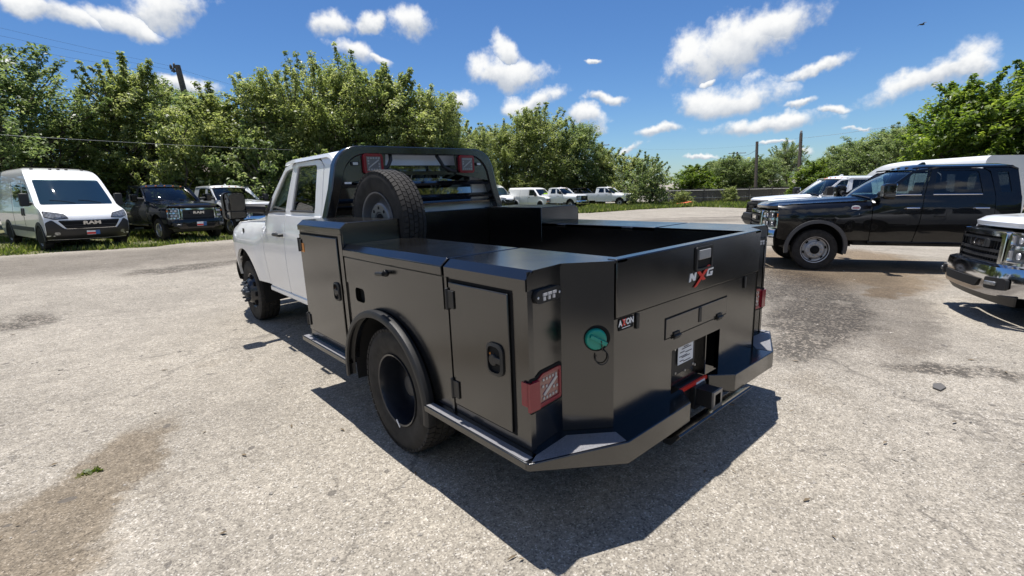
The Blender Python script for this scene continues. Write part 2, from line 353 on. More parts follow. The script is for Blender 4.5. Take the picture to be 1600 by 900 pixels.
    s2 = N('ShaderNodeVectorMath'); s2.operation = 'SUBTRACT'; L(pos, s2.inputs[0]); s2.inputs[1].default_value = (.75, .75, 0); L(s2.outputs[0], wob.inputs[2])
    nw2 = noise(2.6, 7, .72); wob2 = N('ShaderNodeVectorMath'); wob2.operation = 'MULTIPLY_ADD'; L(nw2.outputs['Color'], wob2.inputs[0]); wob2.inputs[1].default_value = (.7, .7, 0)
    s3 = N('ShaderNodeVectorMath'); s3.operation = 'SUBTRACT'; L(pos, s3.inputs[0]); s3.inputs[1].default_value = (.35, .35, 0); L(s3.outputs[0], wob2.inputs[2])
    def blob(x, y, rx, ry, ang, big=True, soft=.35):
        mp = N('ShaderNodeMapping'); mp.vector_type = 'TEXTURE'; mp.inputs['Location'].default_value = (x, y, 0); mp.inputs['Rotation'].default_value = (0, 0, rad(ang)); mp.inputs['Scale'].default_value = (rx, ry, 1e5)
        L((wob if big else wob2).outputs[0], mp.inputs['Vector']); le = N('ShaderNodeVectorMath'); le.operation = 'LENGTH'; L(mp.outputs[0], le.inputs[0])
        return rng(le.outputs['Value'], 1 + soft, 1 - soft, 0, 1, True)
    def union(lst):
        o = lst[0]
        for q in lst[1:]: o = math_('MAXIMUM', o, q)
        return o
    grey = union([blob(-1.5, 14.6, 9, 2.6, 3), blob(20, 13, 6, 1.6, -30), blob(26, 12, 5, .5, -35), blob(6.2, .75, 3.8, 1.0, 14, False), blob(4.6, -.35, 2.2, .35, 8, False)])
    col = mixc(math_('MULTIPLY', grey, .85), col, mixc(1., col, (.56, .545, .54), 'MULTIPLY'))
    asph = union([blob(4.2, .42, 2.0, .52, 10, False), blob(6.2, 1.6, 2.0, .9, 20, False), blob(2.9, .12, .9, .34, 0, False), blob(3.6, .3, .9, .5, 0, False), blob(2.72, -1.02, .55, .15, -55, False), blob(-3.35, 7.75, .42, .5, 0, False), blob(-.6, 11.5, 1.5, .5, 10)])
    pebb = math_('GREATER_THAN', sep2.outputs[1], .72)
    asph = math_('MULTIPLY', asph, rng(noise(2.2, 5, .7).outputs['Fac'], .34, .46, .3, 1))
    dk = mixc(pebb, mixc(1., col, (.29, .285, .285), 'MULTIPLY'), mixc(1., col, (.85, .82, .8), 'MULTIPLY'))
    col = mixc(math_('MULTIPLY', asph, .95), col, dk)
    dirt = union([blob(-2.74, 2.05, .90, .24, 63, False, .25), blob(-3.05, 1.6, .7, .36, 63, False, .25), blob(-3.2, 1.1, .7, .32, 50, False, .25), blob(-3.6, 2.0, .6, .25, 30, False, .3)])
    dcol = mixc(1., col, (.62, .56, .485), 'MULTIPLY')
    col = mixc(math_('MULTIPLY', dirt, .92), col, dcol)
    mud = union([blob(8.2, .6, 1.5, .7, 20), blob(10.5, 1.2, 2.5, 1.0, 25), blob(6.6, .2, .8, .3, 0), blob(9.2, 2.2, 3.0, 1.1, 25, False)])
    col = mixc(math_('MULTIPLY', mud, .85), col, mixc(1., col, (.58, .47, .35), 'MULTIPLY'))
    stain = rng(noise(.9, 3, .5).outputs['Fac'], .62, .72, 0, .35, True)
    col = mixc(stain, col, mixc(1., col, (.66, .62, .56), 'MULTIPLY'))
    spots = math_('LESS_THAN', noise(9, 1, .4).outputs['Fac'], .245)
    col = mixc(math_('MULTIPLY', spots, .75), col, (.10, .09, .08))
    ck = N('ShaderNodeTexVoronoi'); ck.feature = 'DISTANCE_TO_EDGE'; ck.inputs['Scale'].default_value = .33; L(wob.outputs[0], ck.inputs['Vector'])
    crack = math_('MULTIPLY', rng(ck.outputs['Distance'], .007, .0, 0, 1), rng(noise(.8, 2).outputs['Fac'], .48, .56, 0, .7))
    col = mixc(crack, col, (.09, .08, .07))
    L(col, b.inputs['Base Color'])
    bh = math_('ADD', math_('MULTIPLY', vo.outputs['Distance'], .5), math_('MULTIPLY', n_f.outputs['Fac'], .8))
    bu = N('ShaderNodeBump'); bu.inputs['Strength'].default_value = .7; bu.inputs['Distance'].default_value = .008; L(bh, bu.inputs['Height']); L(bu.outputs[0], b.inputs['Normal'])
    return m
def build_ground():
    def axis(lo, hi, step, far):
        a = list(np.arange(lo, hi + 1e-6, step)); s, x = step, hi
        while x < far: s *= 1.18; x += s; a.append(x)
        s, x = step, lo
        while x > -far: s *= 1.18; x -= s; a.insert(0, x)
        return a
    X = axis(-8, 14, .5, 900); Y = axis(-6, 22, .5, 900)
    rn = random.Random(5); V = [(x, y, gh(x, y) + (.006 * math.sin(x * 1.7 + y * .6) * math.sin(y * 1.3 - x * .4) if not (abs(x) < 1.8 and -.6 < y < 7) else 0)) for y in Y for x in X]
    w = len(X); F = [(j * w + i, j * w + i + 1, (j + 1) * w + i + 1, (j + 1) * w + i) for j in range(len(Y) - 1) for i in range(w - 1)]
    tag(MB().add(V, F).build('ground', ground_mat()), 'worn pale asphalt lot with dark patches and loose grit', None, None, 'structure')
build_ground()

# ------------------------------------------------------------------ wheels
MESH = {}
def shared(key, make):
    if key not in MESH: MESH[key] = make()
    return MESH[key]
def obj_from(name, src, parent, loc=(0, 0, 0), rot=(0, 0, 0)):
    """object that shares another object's mesh"""
    o = bpy.data.objects.new(name, src if isinstance(src, bpy.types.Mesh) else src.data); COL.objects.link(o); o.parent = parent; o.location = loc; o.rotation_euler = rot; return o
def mesh_only(mb, name, mats, smooth=32):
    global OFF
    k = OFF; OFF = Vector((0, 0, 0)); o = mb.build(name, mats, None, 0, smooth); OFF = k; me = o.data; bpy.data.objects.remove(o); return me
def tyre_me(R=.405, W=.235, r=.228, tread=True):
    mb = MB(); h = W / 2; t = .012 if tread else 0
    prof = [(-h * .72, r), (-h * .86, r + .006), (-h * .97, r + .045), (-h * 1.03, r + .085), (-h * 1.02, r + .10), (-h * 1.03, r + .105), (-h * .99, R - .045), (-h * .90, R - .018), (-h * .80, R - .004 - t * .6)]
    rest = []
    for x in (-.55, -.30, -.02, .02, .30, .55): rest.append((h * x, R - t))
    prof = prof + rest + [(-a, b) for a, b in reversed(prof)]
    mb.lathe(prof, 56); return mb
def tread_mb(R=.405, W=.235, pitches=58):
    mb = MB(); h = W / 2
    ribs = [(-.97, -.64, .10), (-.58, -.24, -.12), (-.18, .18, .12), (.24, .58, -.12), (.64, .97, .10)]
    dt = 2 * math.pi / pitches
    for i in range(pitches):
        for j, (a, b, sk) in enumerate(ribs):
            sh = (.5 if j % 2 else 0); t0 = (i + sh) * dt; g = .14 if j in (0, 4) else .10
            V = []
            for r_ in (R - .016, R):
                for (x, tt) in ((a, t0 + dt * g + sk * dt), (b, t0 + dt * g - sk * dt), (b, t0 + dt * (1 - g * .3) - sk * dt), (a, t0 + dt * (1 - g * .3) + sk * dt)):
                    xx = x * h; rr = r_ - (.013 if abs(x) > .9 else .002 if abs(x) > .5 else 0)
                    V.append((xx, rr * math.cos(tt), rr * math.sin(tt)))
            mb.add(V, [(4, 5, 6, 7), (0, 1, 5, 4), (1, 2, 6, 5), (2, 3, 7, 6), (3, 0, 4, 7)])
    return mb
def rim_me(kind):
    mb = MB()
    if kind in ('dish', 'dish_plain'):       # deep dished outer wheel of a dual rear axle; outside is -x
        mb.lathe([(-.105, .234), (-.112, .232), (-.108, .222), (-.090, .217), (-.06, .210), (.02, .205), (.05, .200), (.075, .185), (.085, .15), (.085, .10), (.04, .092), (.035, .07), (-.01, .065), (-.015, 0)], 40)
        for k in range(8):
            a = k * math.pi / 4; mb.lathe([(.085, .016), (.055, .016), (.05, .01), (.05, 0)], 8, (0, .118 * math.cos(a), .118 * math.sin(a)))
            mb.lathe([(.084, .030), (.079, .027), (.0795, 0)], 10, (0, .162 * math.cos(a + .39), .162 * math.sin(a + .39)), mi=1)
        mb.lathe([(.083, .098), (.036, .093), (.030, .07), (-.012, .066), (-.018, .05), (-.0185, 0)], 24, mi=2)
        return mesh_only(mb, 'rim', [DARKW, SEAM, mat('dull_hub_grey', (.045, .047, .052), .45, .4)])
    if kind == 'front_dual':
        mb.lathe([(-.100, .234), (-.106, .231), (-.10, .220), (-.085, .212), (-.07, .20), (-.10, .175), (-.15, .155), (-.165, .135), (-.165, .10), (-.155, .085)], 40, mi=0)
        for k in range(8):
            a = k * math.pi / 4; mb.lathe([(-.07, .033), (-.125, .03), (-.128, 0)], 10, (0, .176 * math.cos(a + .39), .176 * math.sin(a + .39)), mi=2)
        mb.lathe([(-.155, .085), (-.185, .08), (-.21, .066), (-.214, .045), (-.232, .04), (-.235, 0)], 24, mi=1)
        for k in range(8):
            a = k * math.pi / 4 + .2; mb.lathe([(-.165, .014), (-.215, .014), (-.225, .008), (-.225, 0)], 8, (0, .122 * math.cos(a), .122 * math.sin(a)), mi=1)
        return mesh_only(mb, 'rim', [DARKW, HUBG, SEAM])
    if kind == 'truck_steel':
        mb.lathe([(-.105, .262), (-.112, .258), (-.108, .246), (-.085, .238), (-.06, .225), (-.055, .205), (-.075, .175), (-.10, .165), (-.108, .155), (-.108, .085), (-.095, .08)], 44)
        mb.lathe([(-.095, .082), (-.115, .08), (-.15, .07), (-.155, .05), (-.165, .045), (-.165, 0)], 24, mi=1)
        for k in range(10):
            a = k * math.pi / 5; mb.lathe([(-.105, .016), (-.14, .015), (-.145, .008), (-.145, 0)], 6, (0, .122 * math.cos(a), .122 * math.sin(a)), mi=2)
        for k in range(6):
            a = k * math.pi / 3; mb.obox((-.066, .197 * math.cos(a), .197 * math.sin(a)), (.02, .028, .05), Matrix.Rotation(a, 3, 'X'), mi=1)
        return mesh_only(mb, 'rim', [WSTEEL, SEAM, STEEL])
    if kind == 'van_steel':
        mb.lathe([(-.09, .215), (-.098, .212), (-.092, .20), (-.07, .19), (-.06, .175), (-.085, .14), (-.095, .10), (-.10, .05), (-.10, 0)], 32)
        for k in range(8):
            a = k * math.pi / 4; mb.lathe([(-.072, .024), (-.078, .02), (-.078, 0)], 8, (0, .158 * math.cos(a), .158 * math.sin(a)), mi=1)
        return mesh_only(mb, 'rim', [WSTEEL, SEAM])
    # alloy with five twin spokes
    mb.lathe([(-.105, .238), (-.112, .234), (-.105, .222), (-.09, .218), (-.02, .21), (.02, .20)], 40)
    mb.lathe([(-.03, .205), (-.03, 0)], 24, mi=1)
    mb.lathe([(-.06, .075), (-.105, .07), (-.115, .05), (-.115, 0)], 20)
    for k in range(5):
        for s in (-.16, .16):
            a = k * 2 * math.pi / 5 + s; mb.obox((-.085, .142 * math.cos(a), .142 * math.sin(a)), (.035, .165, .034), Matrix.Rotation(a, 3, 'X'))
    return mesh_only(mb, 'rim', [ALLOY, SEAM])
def wheel(parent, x, y, side, rimkind, R=.405, W=.235, tread=False, name='wheel'):
    """side -1 : outside faces -x, +1 : outside faces +x"""
    rr = .258 if rimkind == 'truck_steel' else .212 if rimkind == 'van_steel' else .228
    o = empty(name, parent, (x + OFF.x, y + OFF.y, R - .004 + OFF.z), (rad(17 * (x + y * 3)), 0, 0 if side < 0 else math.pi))
    obj_from('tyre', shared(('tyre', R, W, tread), lambda: mesh_only(tyre_me(R, W, rr, tread), 'tyre', RUB, 25)), o)
    if tread:
        t = obj_from('tread', shared(('tread', R, W), lambda: mesh_only(tread_mb(R, W), 'tread', RUB, 25)), o); t['kind'] = 'stuff'
    obj_from('rim', shared(('rim', rimkind), lambda: rim_me(rimkind)), o)
    return o

# ------------------------------------------------------------------ pickup: front axle at y=0, forward +y, ground z=0
SA, SB, SR, CR = -.90, -1.72, -2.66, -2.86            # door seams, cab rear
def w_side(y, z, y0=0):
    w = .968 - .075 * ((z - 1.0) / .55) ** 2 if z < 1.42 else .968 - .0437 - .012 - .24 * (z - 1.42) ** 1.12
    if z < 1.0: w = .968 - .055 * ((1.0 - z) / .55) ** 1.6
    if y > .25: w -= .055 * ((y - .25) / .45) ** 2
    if y > -.85: w += .028 * smooth01((y + .85) / .35) * smooth01((1.28 - z) / .25)
    return w
def zf(y): return 1.345 - .085 * max(0, (y + .9)) / 1.6
def pickup(root, P):
    paint = P['paint']; chrome = P.get('trim', CHROME); near = P.get('near', False); mega = P.get('mega', 0.); rearw = P.get('rear_glass', TINT); cr = CR - mega
    def side(s, pad=0.):
        def fn(y, z, d):
            w = w_side(y, z)
            if y > SA - .02 and z > zf(y) - .12 and z < 1.40: w -= .075 * ((z - zf(y) + .12) / .12) ** 2
            return Vector((s * (w + pad - d), y, z))
        return fn
    def F(pad=0., lean=.03):
        def fn(x, z, d): return Vector((x, .97 - .09 * (x / .9) ** 2 - .24 * max(0, (abs(x) - .5) / .45) ** 2 - lean * max(0, z - .75) / .5 + pad - d, z))
        return fn
    parts = {}
    arch = lambda r, y0, z0, a0, a1, n=16: [(y0 + r * math.cos(rad(a0 + (a1 - a0) * i / n)), z0 + r * math.sin(rad(a0 + (a1 - a0) * i / n))) for i in range(n + 1)]
    for s in (-1, 1):
        # fender
        out = [(SA + .006, .60)] + [(-.52, .60)] + arch(.50, 0, .47, 165, 12) + [(.62, .60), (.70, .62), (.70, zf(.70))] + [(y, zf(y)) for y in (.4, 0, -.4)] + [(SA + .006, zf(SA))]
        fd = panel(MB(), out, side(s), .09, .09, .03).build('fender', paint, root)
        if P.get('flare'):
            mb = MB()
            fl = arch(.55, 0, .44, 192, -12, 24) + arch(.485, 0, .44, -12, 192, 24)
            panel(mb, fl, side(s, .045), .09, .09, .06).build('wheel_flare', P['flare'], fd)
        # wheel liner
        MB().lathe([(0, .47), (.33 * s, .52)], 22, (s * .60, 0, .44), 'x', 0, rad(-15), rad(195)).build('wheel_liner', DARK, fd)
        # front door
        fo = [(SA - .006, .585), (SA - .006, 1.38), (-.985, 1.462), (-1.53, 1.905), (-1.68, 1.928), (SB - .085, 1.935), (SB + .02, 1.42), (SB + .055, .95), (SB + .12, .585)]
        win = rounded([(-1.10, 1.452), (-1.545, 1.866), (-1.775, 1.893), (SB + .06, 1.452)], [.03, .05, .03, .02])
        d1 = panel(MB(), rounded(fo, [.03, .02, .02, .04, .03, .02, .02, .05, .03]), side(s), .11, .11, .03, [win]).build('front_door', paint, root)
        panel(MB(), win, side(s, -.014), .12, .12, 0).build('door_glass', GLASS, d1)
        ro = [(SB + .108, .585), (SB + .043, .95), (SB + .008, 1.42), (SB - .098, 1.936), (-2.48 - mega * .3, 1.930), (-2.60 - mega * .3, 1.86), (SR - mega * .4, 1.45), (SR - mega * .4, .95), (SR - mega * .4 + .03, .585)]
        w2 = rounded([(-1.845, 1.455), (-1.905, 1.896), (-2.435 - mega * .3, 1.888), (-2.50 - mega * .35, 1.462)], [.02, .03, .06, .05])
        d2 = panel(MB(), rounded(ro, [.03, .05, .02, .03, .06, .05, .05, .02, .03]), side(s), .11, .11, .03, [w2]).build('rear_door', paint, root)
        panel(MB(), w2, side(s, -.014), .12, .12, 0).build('door_glass', rearw, d2)
        # black window seals
        for pts, dd in ((win, d1), (w2, d2)):
            mb = MB(); base = [p for p in pts if p[1] < 1.48]
            c = sorted(base); mb.tube([side(s, .002)(c[0][0], c[0][1] - .012, 0), side(s, .002)((c[0][0] + c[-1][0]) / 2, c[0][1] - .012, 0), side(s, .002)(c[-1][0], c[-1][1] - .012, 0)], .011, 6).build('window_seal', P.get('seal', PLAST), dd)
        for yh, dd in ((SB + .19, d1), (SR - mega * .4 + .20, d2)):
            mb = MB(); f = side(s, .035); mb.tube([side(s)(yh + .11, 1.215, 0), f(yh + .10, 1.215, 0), f(yh - .10, 1.215, 0), side(s)(yh - .11, 1.215, 0)], .018, 8)
            mb.build('door_handle', P.get('handle', PLAST), dd)
        # rear cab corner and rail over the doors
        co = [(SR - mega * .4 - .008, .585), (SR - mega * .4 - .008, 1.45), (-2.612 - mega * .3, 1.87), (-2.49 - mega * .3, 1.943), (-1.68, 1.945), (-1.50, 1.925), (-1.52, 1.955), (-1.72, 1.975), (cr + .14, 1.972), (cr + .06, 1.90), (cr, 1.42), (cr, .585)]
        cm = MB()
        if mega:
            q = rounded([(-2.86 , 1.50), (-2.80, 1.865), (cr + .20, 1.86), (cr + .14, 1.50)], .03); panel(cm, co, side(s), .11, .11, .03, [q]); c1 = cm.build('cab_corner', paint, root); panel(MB(), q, side(s, -.012), .12, .12, 0).build('quarter_glass', rearw, c1)
        else: panel(cm, co, side(s), .11, .11, .03).build('cab_corner', paint, root)
        # a-pillar between windshield and door
        def ap(u, v):
            a = Vector((s * (.86 + (.68 - .86) * v), -1.0 - .62 * v, 1.375 + .512 * v)); yy = -.975 + (-1.53 + .975) * v; zz = 1.455 + (1.91 - 1.455) * v
            b = side(s)(yy, zz, 0); b.y = yy; return a.lerp(b, u) + Vector((s * .012, .01, .012)) * math.sin(math.pi * u)
        MB().grid(ap, 3, 8).build('pillar', paint, root)
        # mirror sail patch and mirror
        mb = MB(); panel(mb, [(-.93, 1.405), (-1.0, 1.46), (-1.17, 1.60), (-1.10, 1.45), (-1.08, 1.405)], side(s, .012), .1, .1, .03)
        if P.get('tow', True):
            mb.add(*(lambda t: (t.v, t.f))(MB().tube([(s * .93, -1.0, 1.48), (s * 1.02, -1.0, 1.49), (s * 1.14, -1.02, 1.50)], [.055, .052, .05], 10)))
            mz0, mz1, mx0, mx1 = 1.385, 1.675, 1.135, 1.345
        else:
            mb.add(*(lambda t: (t.v, t.f))(MB().tube([(s * .93, -1.0, 1.44), (s * 1.08, -1.02, 1.46)], .04, 8))); mz0, mz1, mx0, mx1 = 1.40, 1.60, 1.06, 1.30
        mr = mb.build('mirror', PLAST, root)
        xs = (s * mx0, s * mx1); a, b = min(xs), max(xs)
        hs = MB(); o = rrect(a, b, mz0, mz1, .05, 5); cxm, czm = (a + b) / 2, (mz0 + mz1) / 2
        rings = [(-1.075, .97), (-1.085, 1.0), (-.99, 1.0), (-.93, .92), (-.905, .70)]
        V = []; n = len(o)
        for yy, k in rings: V += [(cxm + (p[0] - cxm) * k, yy, czm + (p[1] - czm) * k) for p in o]
        Fc = [(j * n + i, j * n + (i + 1) % n, (j + 1) * n + (i + 1) % n, (j + 1) * n + i) for j in range(4) for i in range(n)] + [tuple(range(4 * n, 5 * n))]
        hs.add(V, Fc); hs.build('mirror_housing', P.get('mircap', PLAST), mr)
        g = MB(); zsplit = mz0 + (mz1 - mz0) * .30
        for o_ in (rrect(a + .012, b - .012, zsplit + .006, mz1 - .012, .035), rrect(a + .012, b - .012, mz0 + .012, zsplit - .006, .03)):
            g = MB(); g.prism(o_, 'y', -1.100, -1.06); g.v = [(p[0], p[1] + s * (p[0] - cxm) * .087 - (p[2] - czm) * .07, p[2]) for p in g.v]; g.build('mirror_glass', MIRG, mr)
        if near:
            MB().box(a + .004, b - .004, -1.079, -1.06, zsplit - .008, zsplit + .008).build('mirror_divider', PLAST, mr)
    # hood
    def hood(u, v):
        x = (u * 2 - 1); yb = -.72 - .10 * x * x; yfr = .87 - .085 * x * x - .20 * max(0, (abs(x) * .9 - .5) / .45) ** 2; y = yb + (yfr - yb) * v
        X = x * (.885 - .03 * v); z = zf(y) + .012 - .012 * x ** 4 + .055 * smooth01((.62 - abs(X)) / .16) * smooth01((1 - v) / .05) ** .5 * (.55 + .45 * (1 - v)) - .03 * max(0, v - .93) / .07
        z += .012 * math.exp(-((abs(X) - .28) / .05) ** 2) * smooth01((1 - v) / .3)
        return Vector((X, y, z + .022))
    hd = MB().grid(hood, 36, 22)
    hd.grid(lambda u, v: hood(u, 1) - Vector((0, .012 * v, .055 * v)), 36, 1)
    for e in (0, 1): hd.grid(lambda u, v: hood(e, u) - Vector(((2 * e - 1) * .02 * v, 0, .035 * v)), 22, 1)
    hd.build('hood', P.get('hoodpaint', paint), root)
    MB().grid(lambda u, v: Vector(((u * 2 - 1) * .84, -.70 - .11 * (u * 2 - 1) ** 2 - .13 * v - .17 * v * (u * 2 - 1) ** 2, 1.372 - .01 * v)), 12, 2).build('cowl', PLAST, root)
    # windshield, roof
    def ws(u, v, up=.0):
        x = u * 2 - 1; a = Vector((.86 * x, -.70 - .30 * x * x, 1.372)); b = Vector((.685 * x, -1.50 - .12 * x * x, 1.912 - .025 * x * x)); return a.lerp(b, v) + Vector((0, .035, .03)) * math.sin(math.pi * v) * (1 - .4 * x * x)
    wsx = MB().grid(ws, 16, 10).build('windshield', SHIELD, root)
    wp = MB()
    for xa in (.08, .56):
        wp.tube([ws(xa, .03) + Vector((0, .02, .012)), ws(xa + .16, .10) + Vector((0, .02, .012)), ws(xa + .34, .13) + Vector((0, .015, .012))], .009, 6)
    wp.build('wiper', PLAST, wsx)
    def roof(u, v):
        x = u * 2 - 1; yF = -1.49 - .17 * x * x; y = yF + (cr + .06 - yF) * v; X = x * .806
        zfr = 1.914 - .03 * x * x; zc = 1.945 + .062 * (1 - abs(x) ** 3.2); t = smooth01(v / .16); z = zfr + (zc - zfr) * t - .05 * smooth01((v - .90) / .10) ** 2
        return Vector((X * (1 - .02 * (1 - t)), y, z + .022))
    rf = MB().grid(roof, 18, 20, flip=True)
    for e in (0, 1): rf.grid(lambda u, v: roof(e, u) - Vector((-(2 * e - 1) * .012 * v, 0, .03 * v)), 20, 1)
    rfo = rf.build('roof', paint, root)
    for x in ((.14, .32, .5, .68, .86) if P.get('markers', True) else ()):
        p = roof(x, .07); m_ = MB(); m_.lathe([(0, .035), (.018, .028), (.024, .0)], 10, p - Vector((0, 0, .002)), 'z'); m_.build('roof_marker', P.get('markcol', AMBER), rfo)
    an = MB(); p = roof(.5, .25); an.prism([(p.y, p.z - .01), (p.y - .16, p.z - .01), (p.y - .14, p.z + .055), (p.y - .10, p.z + .06)], 'x', -.02, .02); an.build('antenna', paint, rfo)
    # cab rear wall
    def rw(x, z, d): return Vector((x, cr + .02 + .05 * max(0, z - 1.42) / .5 + .03 * (x / .9) ** 4 + d, z))
    ol = [(-.92, .60), (.92, .60), (.935, 1.0), (.915, 1.42), (.80, 1.90), (.74, 1.955), (-.74, 1.955), (-.80, 1.90), (-.915, 1.42), (-.935, 1.0)]
    rwin = rrect(-.66, .66, 1.49, 1.86, .07)
    bk = panel(MB(), ol, rw, .14, .14, .03, [rwin]).build('cab_rear_wall', paint, root); panel(MB(), rwin, lambda x, z, d: rw(x, z, d + .012), 0, 0, 0).build('rear_window', TINT, bk)
    # rocker, floor, engine mass, interior
    for s in (-1, 1): MB().box(*sorted((s * .90, s * .945)), cr + .02, SA + .02, .525, .587).build('rocker', P.get('rocker', paint), root, .012)
    core = MB(); core.box(-.60, .60, -.72, .66, .45, 1.20); core.box(-.86, .86, -.72, -.62, .55, 1.30); core.box(-.88, .88, cr + .05, -.66, .50, .62); core.box(-.84, .84, .56, .74, .62, 1.14)
    for s in (-1, 1): core.box(*sorted((s * .38, s * .48)), -(P.get('wb', 4.386)) - 1.0, .6, .50, .68)
    core.box(-.62, .62, -.30, .30, .30, .50); core.lathe([(-.75, .06), (.75, .06)], 10, (0, 0, .40)); core.lathe([(-.75, .07), (-.15, .07), (-.1, .17), (.1, .17), (.15, .07), (.75, .07)], 12, (0, -P.get('wb', 4.386), .42))
    core.lathe([(-2.4, .06), (0, .06)], 8, (0, -.9, .52), 'y'); core.build('chassis', DARK, root)
    it = MB(); it.prism([(-.75, 1.05), (-1.0, 1.33), (-1.25, 1.34), (-1.32, 1.05)], 'x', -.80, .80)
    for x0 in (-.68, .14):
        it.box(x0, x0 + .54, -2.15, -1.55, .85, 1.02); it.prism([(-2.08, 1.0), (-2.22, 1.52), (-2.12, 1.54), (-1.95, 1.02)], 'x', x0, x0 + .54); it.prism([(-2.20, 1.53), (-2.22, 1.70), (-2.13, 1.70), (-2.11, 1.54)], 'x', x0 + .15, x0 + .39)
    it.box(-.72, .72, cr + .12, -2.35 - mega * .4, .85, 1.02); it.prism([(cr + .20, 1.0), (cr + .12, 1.50), (cr + .20, 1.50), (cr + .34, 1.02)], 'x', -.72, .72)
    it.box(-.80, .80, cr + .14, -1.0, .62, .66)
    it.build('seats_and_dash', SEAT, root, .03)
    st = MB(); st.lathe([(0.0 + .014 * math.cos(a), .185 + .014 * math.sin(a)) for a in [2 * math.pi * k / 8 for k in range(9)]], 24, (-.41, -1.42, 1.30), 'y'); st.build('steering_wheel', PLAST, root)
    # grille
    gb = panel(MB(), rrect(-.54, .54, .66, 1.17, .06), F(-.06), .12, .12, 0).build('grille', PLAST, root)
    so_ = rounded([(-.50, .62), (-.30, .62), (-.24, .68), (.24, .68), (.30, .62), (.50, .62), (.575, .74), (.562, 1.16), (-.562, 1.16), (-.575, .74)], .03)
    si_ = rounded([(-.46, .68), (-.33, .68), (-.27, .735), (.27, .735), (.33, .68), (.46, .68), (.525, .76), (.51, 1.105), (-.51, 1.105), (-.525, .76)], .03)
    panel(MB(), so_, F(.022), .12, .12, .07, [si_]).build('grille_surround', chrome, gb)
    for i, z in enumerate((.79, .86, .93, 1.06)):
        mb = MB(); panel(mb, [(-.51, z - .016), (.51, z - .016), (.51, z + .016), (-.51, z + .016)], F(-.005 if i < 3 else .0), .1, 0, .04); mb.build('grille_bar', PLAST if P.get('blackbars', True) else chrome, gb)
    mb = MB(); panel(mb, rrect(-.27, .27, .965, 1.045, .02), F(.008), .1, 0, .05); mb.build('grille_bar', PLAST, gb)
    fy = .97 - .03 * (1.005 - .75) / .5 + .014
    tm = MB(); add_text(tm, 'RAM', .115, .006, Matrix.Translation((0, fy, 1.005)) @ Matrix.Rotation(math.pi, 4, 'Z') @ Matrix.Rotation(math.pi / 2, 4, 'X') @ Matrix.Diagonal((1.55, 1, 1, 1)), .006); tm.build('grille_lettering', chrome if P.get('letter', True) else PLAST, gb)
    if near:
        for k in range(17):
            x = -.48 + .06 * k; vb = MB(); panel(vb, [(x - .006, .74), (x + .006, .74), (x + .006, 1.09), (x - .006, 1.09)], F(-.022), 0, .1, .02); vb.build('grille_mesh_bar', PLAST, gb)
    for s in (-1, 1):
        X = lambda a, b: (min(s * a, s * b), max(s * a, s * b))
        def hl(pad): return F(pad)
        a, b = X(.60, .905)
        h = panel(MB(), rrect(a, b, .82, 1.14, .04), F(-.03), .1, .1, 0).build('headlight', LAMPW, root)
        mb = MB(); panel(mb, rrect(a - .01, b + .01, .80, 1.16, .045), F(.012), .1, .1, .05, [rrect(a + .018, b - .018, 1.015, 1.135, .03), rrect(a + .018, b - .018, .835, .975, .03)]); mb.build('headlight_trim', chrome, h)
        for xx, zz, r_ in ((.68, 1.075, .038), (.78, 1.07, .035), (.69, .905, .042), (.79, .905, .035)):
            c = F(-.02)(s * xx, zz, 0); MB().lathe([(0, r_), (.012, r_ * .9), (.016, 0)], 12, c, 'y').build('headlight_bulb', LEDW, h)
        if P.get('amber', True):
            p = F(-.005)(s * .885, 1.07, 0); MB().obox(p, (.05, .04, .07), Matrix.Rotation(s * -.6, 3, 'Z')).build('turn_signal', AMBER, h, .01)
    # bumper
    bm_ = P.get('bumper', chrome)
    def bp_(u, k):
        x = (u * 2 - 1) * .925; y = 1.075 - .09 * (x / .95) ** 2 - .34 * max(0, (abs(x) - .58) / .405) ** 2.2
        sec = [(-.07, .44), (-.012, .455), (0, .50), (.012, .60), (.008, .70), (-.012, .775), (-.08, .80)]
        o, z = sec[k]; z = z + (.02 * max(0, (abs(x) - .5) / .48) ** 2 if k < 3 else 0)
        n = Vector((x * .5, 1 if abs(x) < .6 else .55, 0)).normalized(); return Vector((x, y, z)) + n * o
    mb = MB(); V = [bp_(i / 40, k) for k in range(7) for i in range(41)]; mb.add(V, [(k * 41 + i, k * 41 + i + 1, (k + 1) * 41 + i + 1, (k + 1) * 41 + i) for k in range(6) for i in range(40)])
    bo = mb.build('front_bumper', bm_, root)
    def bf(pad):
        def fn(x, z, d): q = bp_(x / 1.97 + .5, 3); return Vector((x, q.y + pad - d, z))
        return fn
    panel(MB(), rounded([(-.42, .52), (.42, .52), (.50, .62), (-.50, .62)], .02), bf(.012), .1, 0, .03).build('bumper_opening', SEAM, bo)
    for s in (-1, 1):
        a, b = sorted((s * .60, s * .83)); q = panel(MB(), rrect(a, b, .535, .665, .03), bf(.014), .06, 0, .03).build('fog_lamp_bezel', PLAST, bo)
        c = bf(.016)(s * .70, .60, 0); MB().obox(c, (.14, .03, .045), Matrix.Rotation(-s * .35, 3, 'Z')).build('fog_lamp', LAMPW, q, .01)
    panel(MB(), [(-.80, .36), (.80, .36), (.86, .47), (-.86, .47)], lambda x, z, d: bf(-.04)(x, z, d) - Vector((0, (.47 - z) * .7, 0)), .1, 0, .02).build('air_dam', PLAST, root)
    if P.get('plate'):
        pl = MB(); c = bf(.03)(0, .60, 0); pl.box(-.155, .155, c.y - .012, c.y, .545, .685, 0); pl.box(-.155, -.05, c.y, c.y + .002, .545, .685, 1); pl.box(-.05, .155, c.y, c.y + .002, .555, .61, 2); pl.build('dealer_plate', [WVIN, BLUEV, RED], bo)
    # bed
    wb = P.get('wb', 4.386)
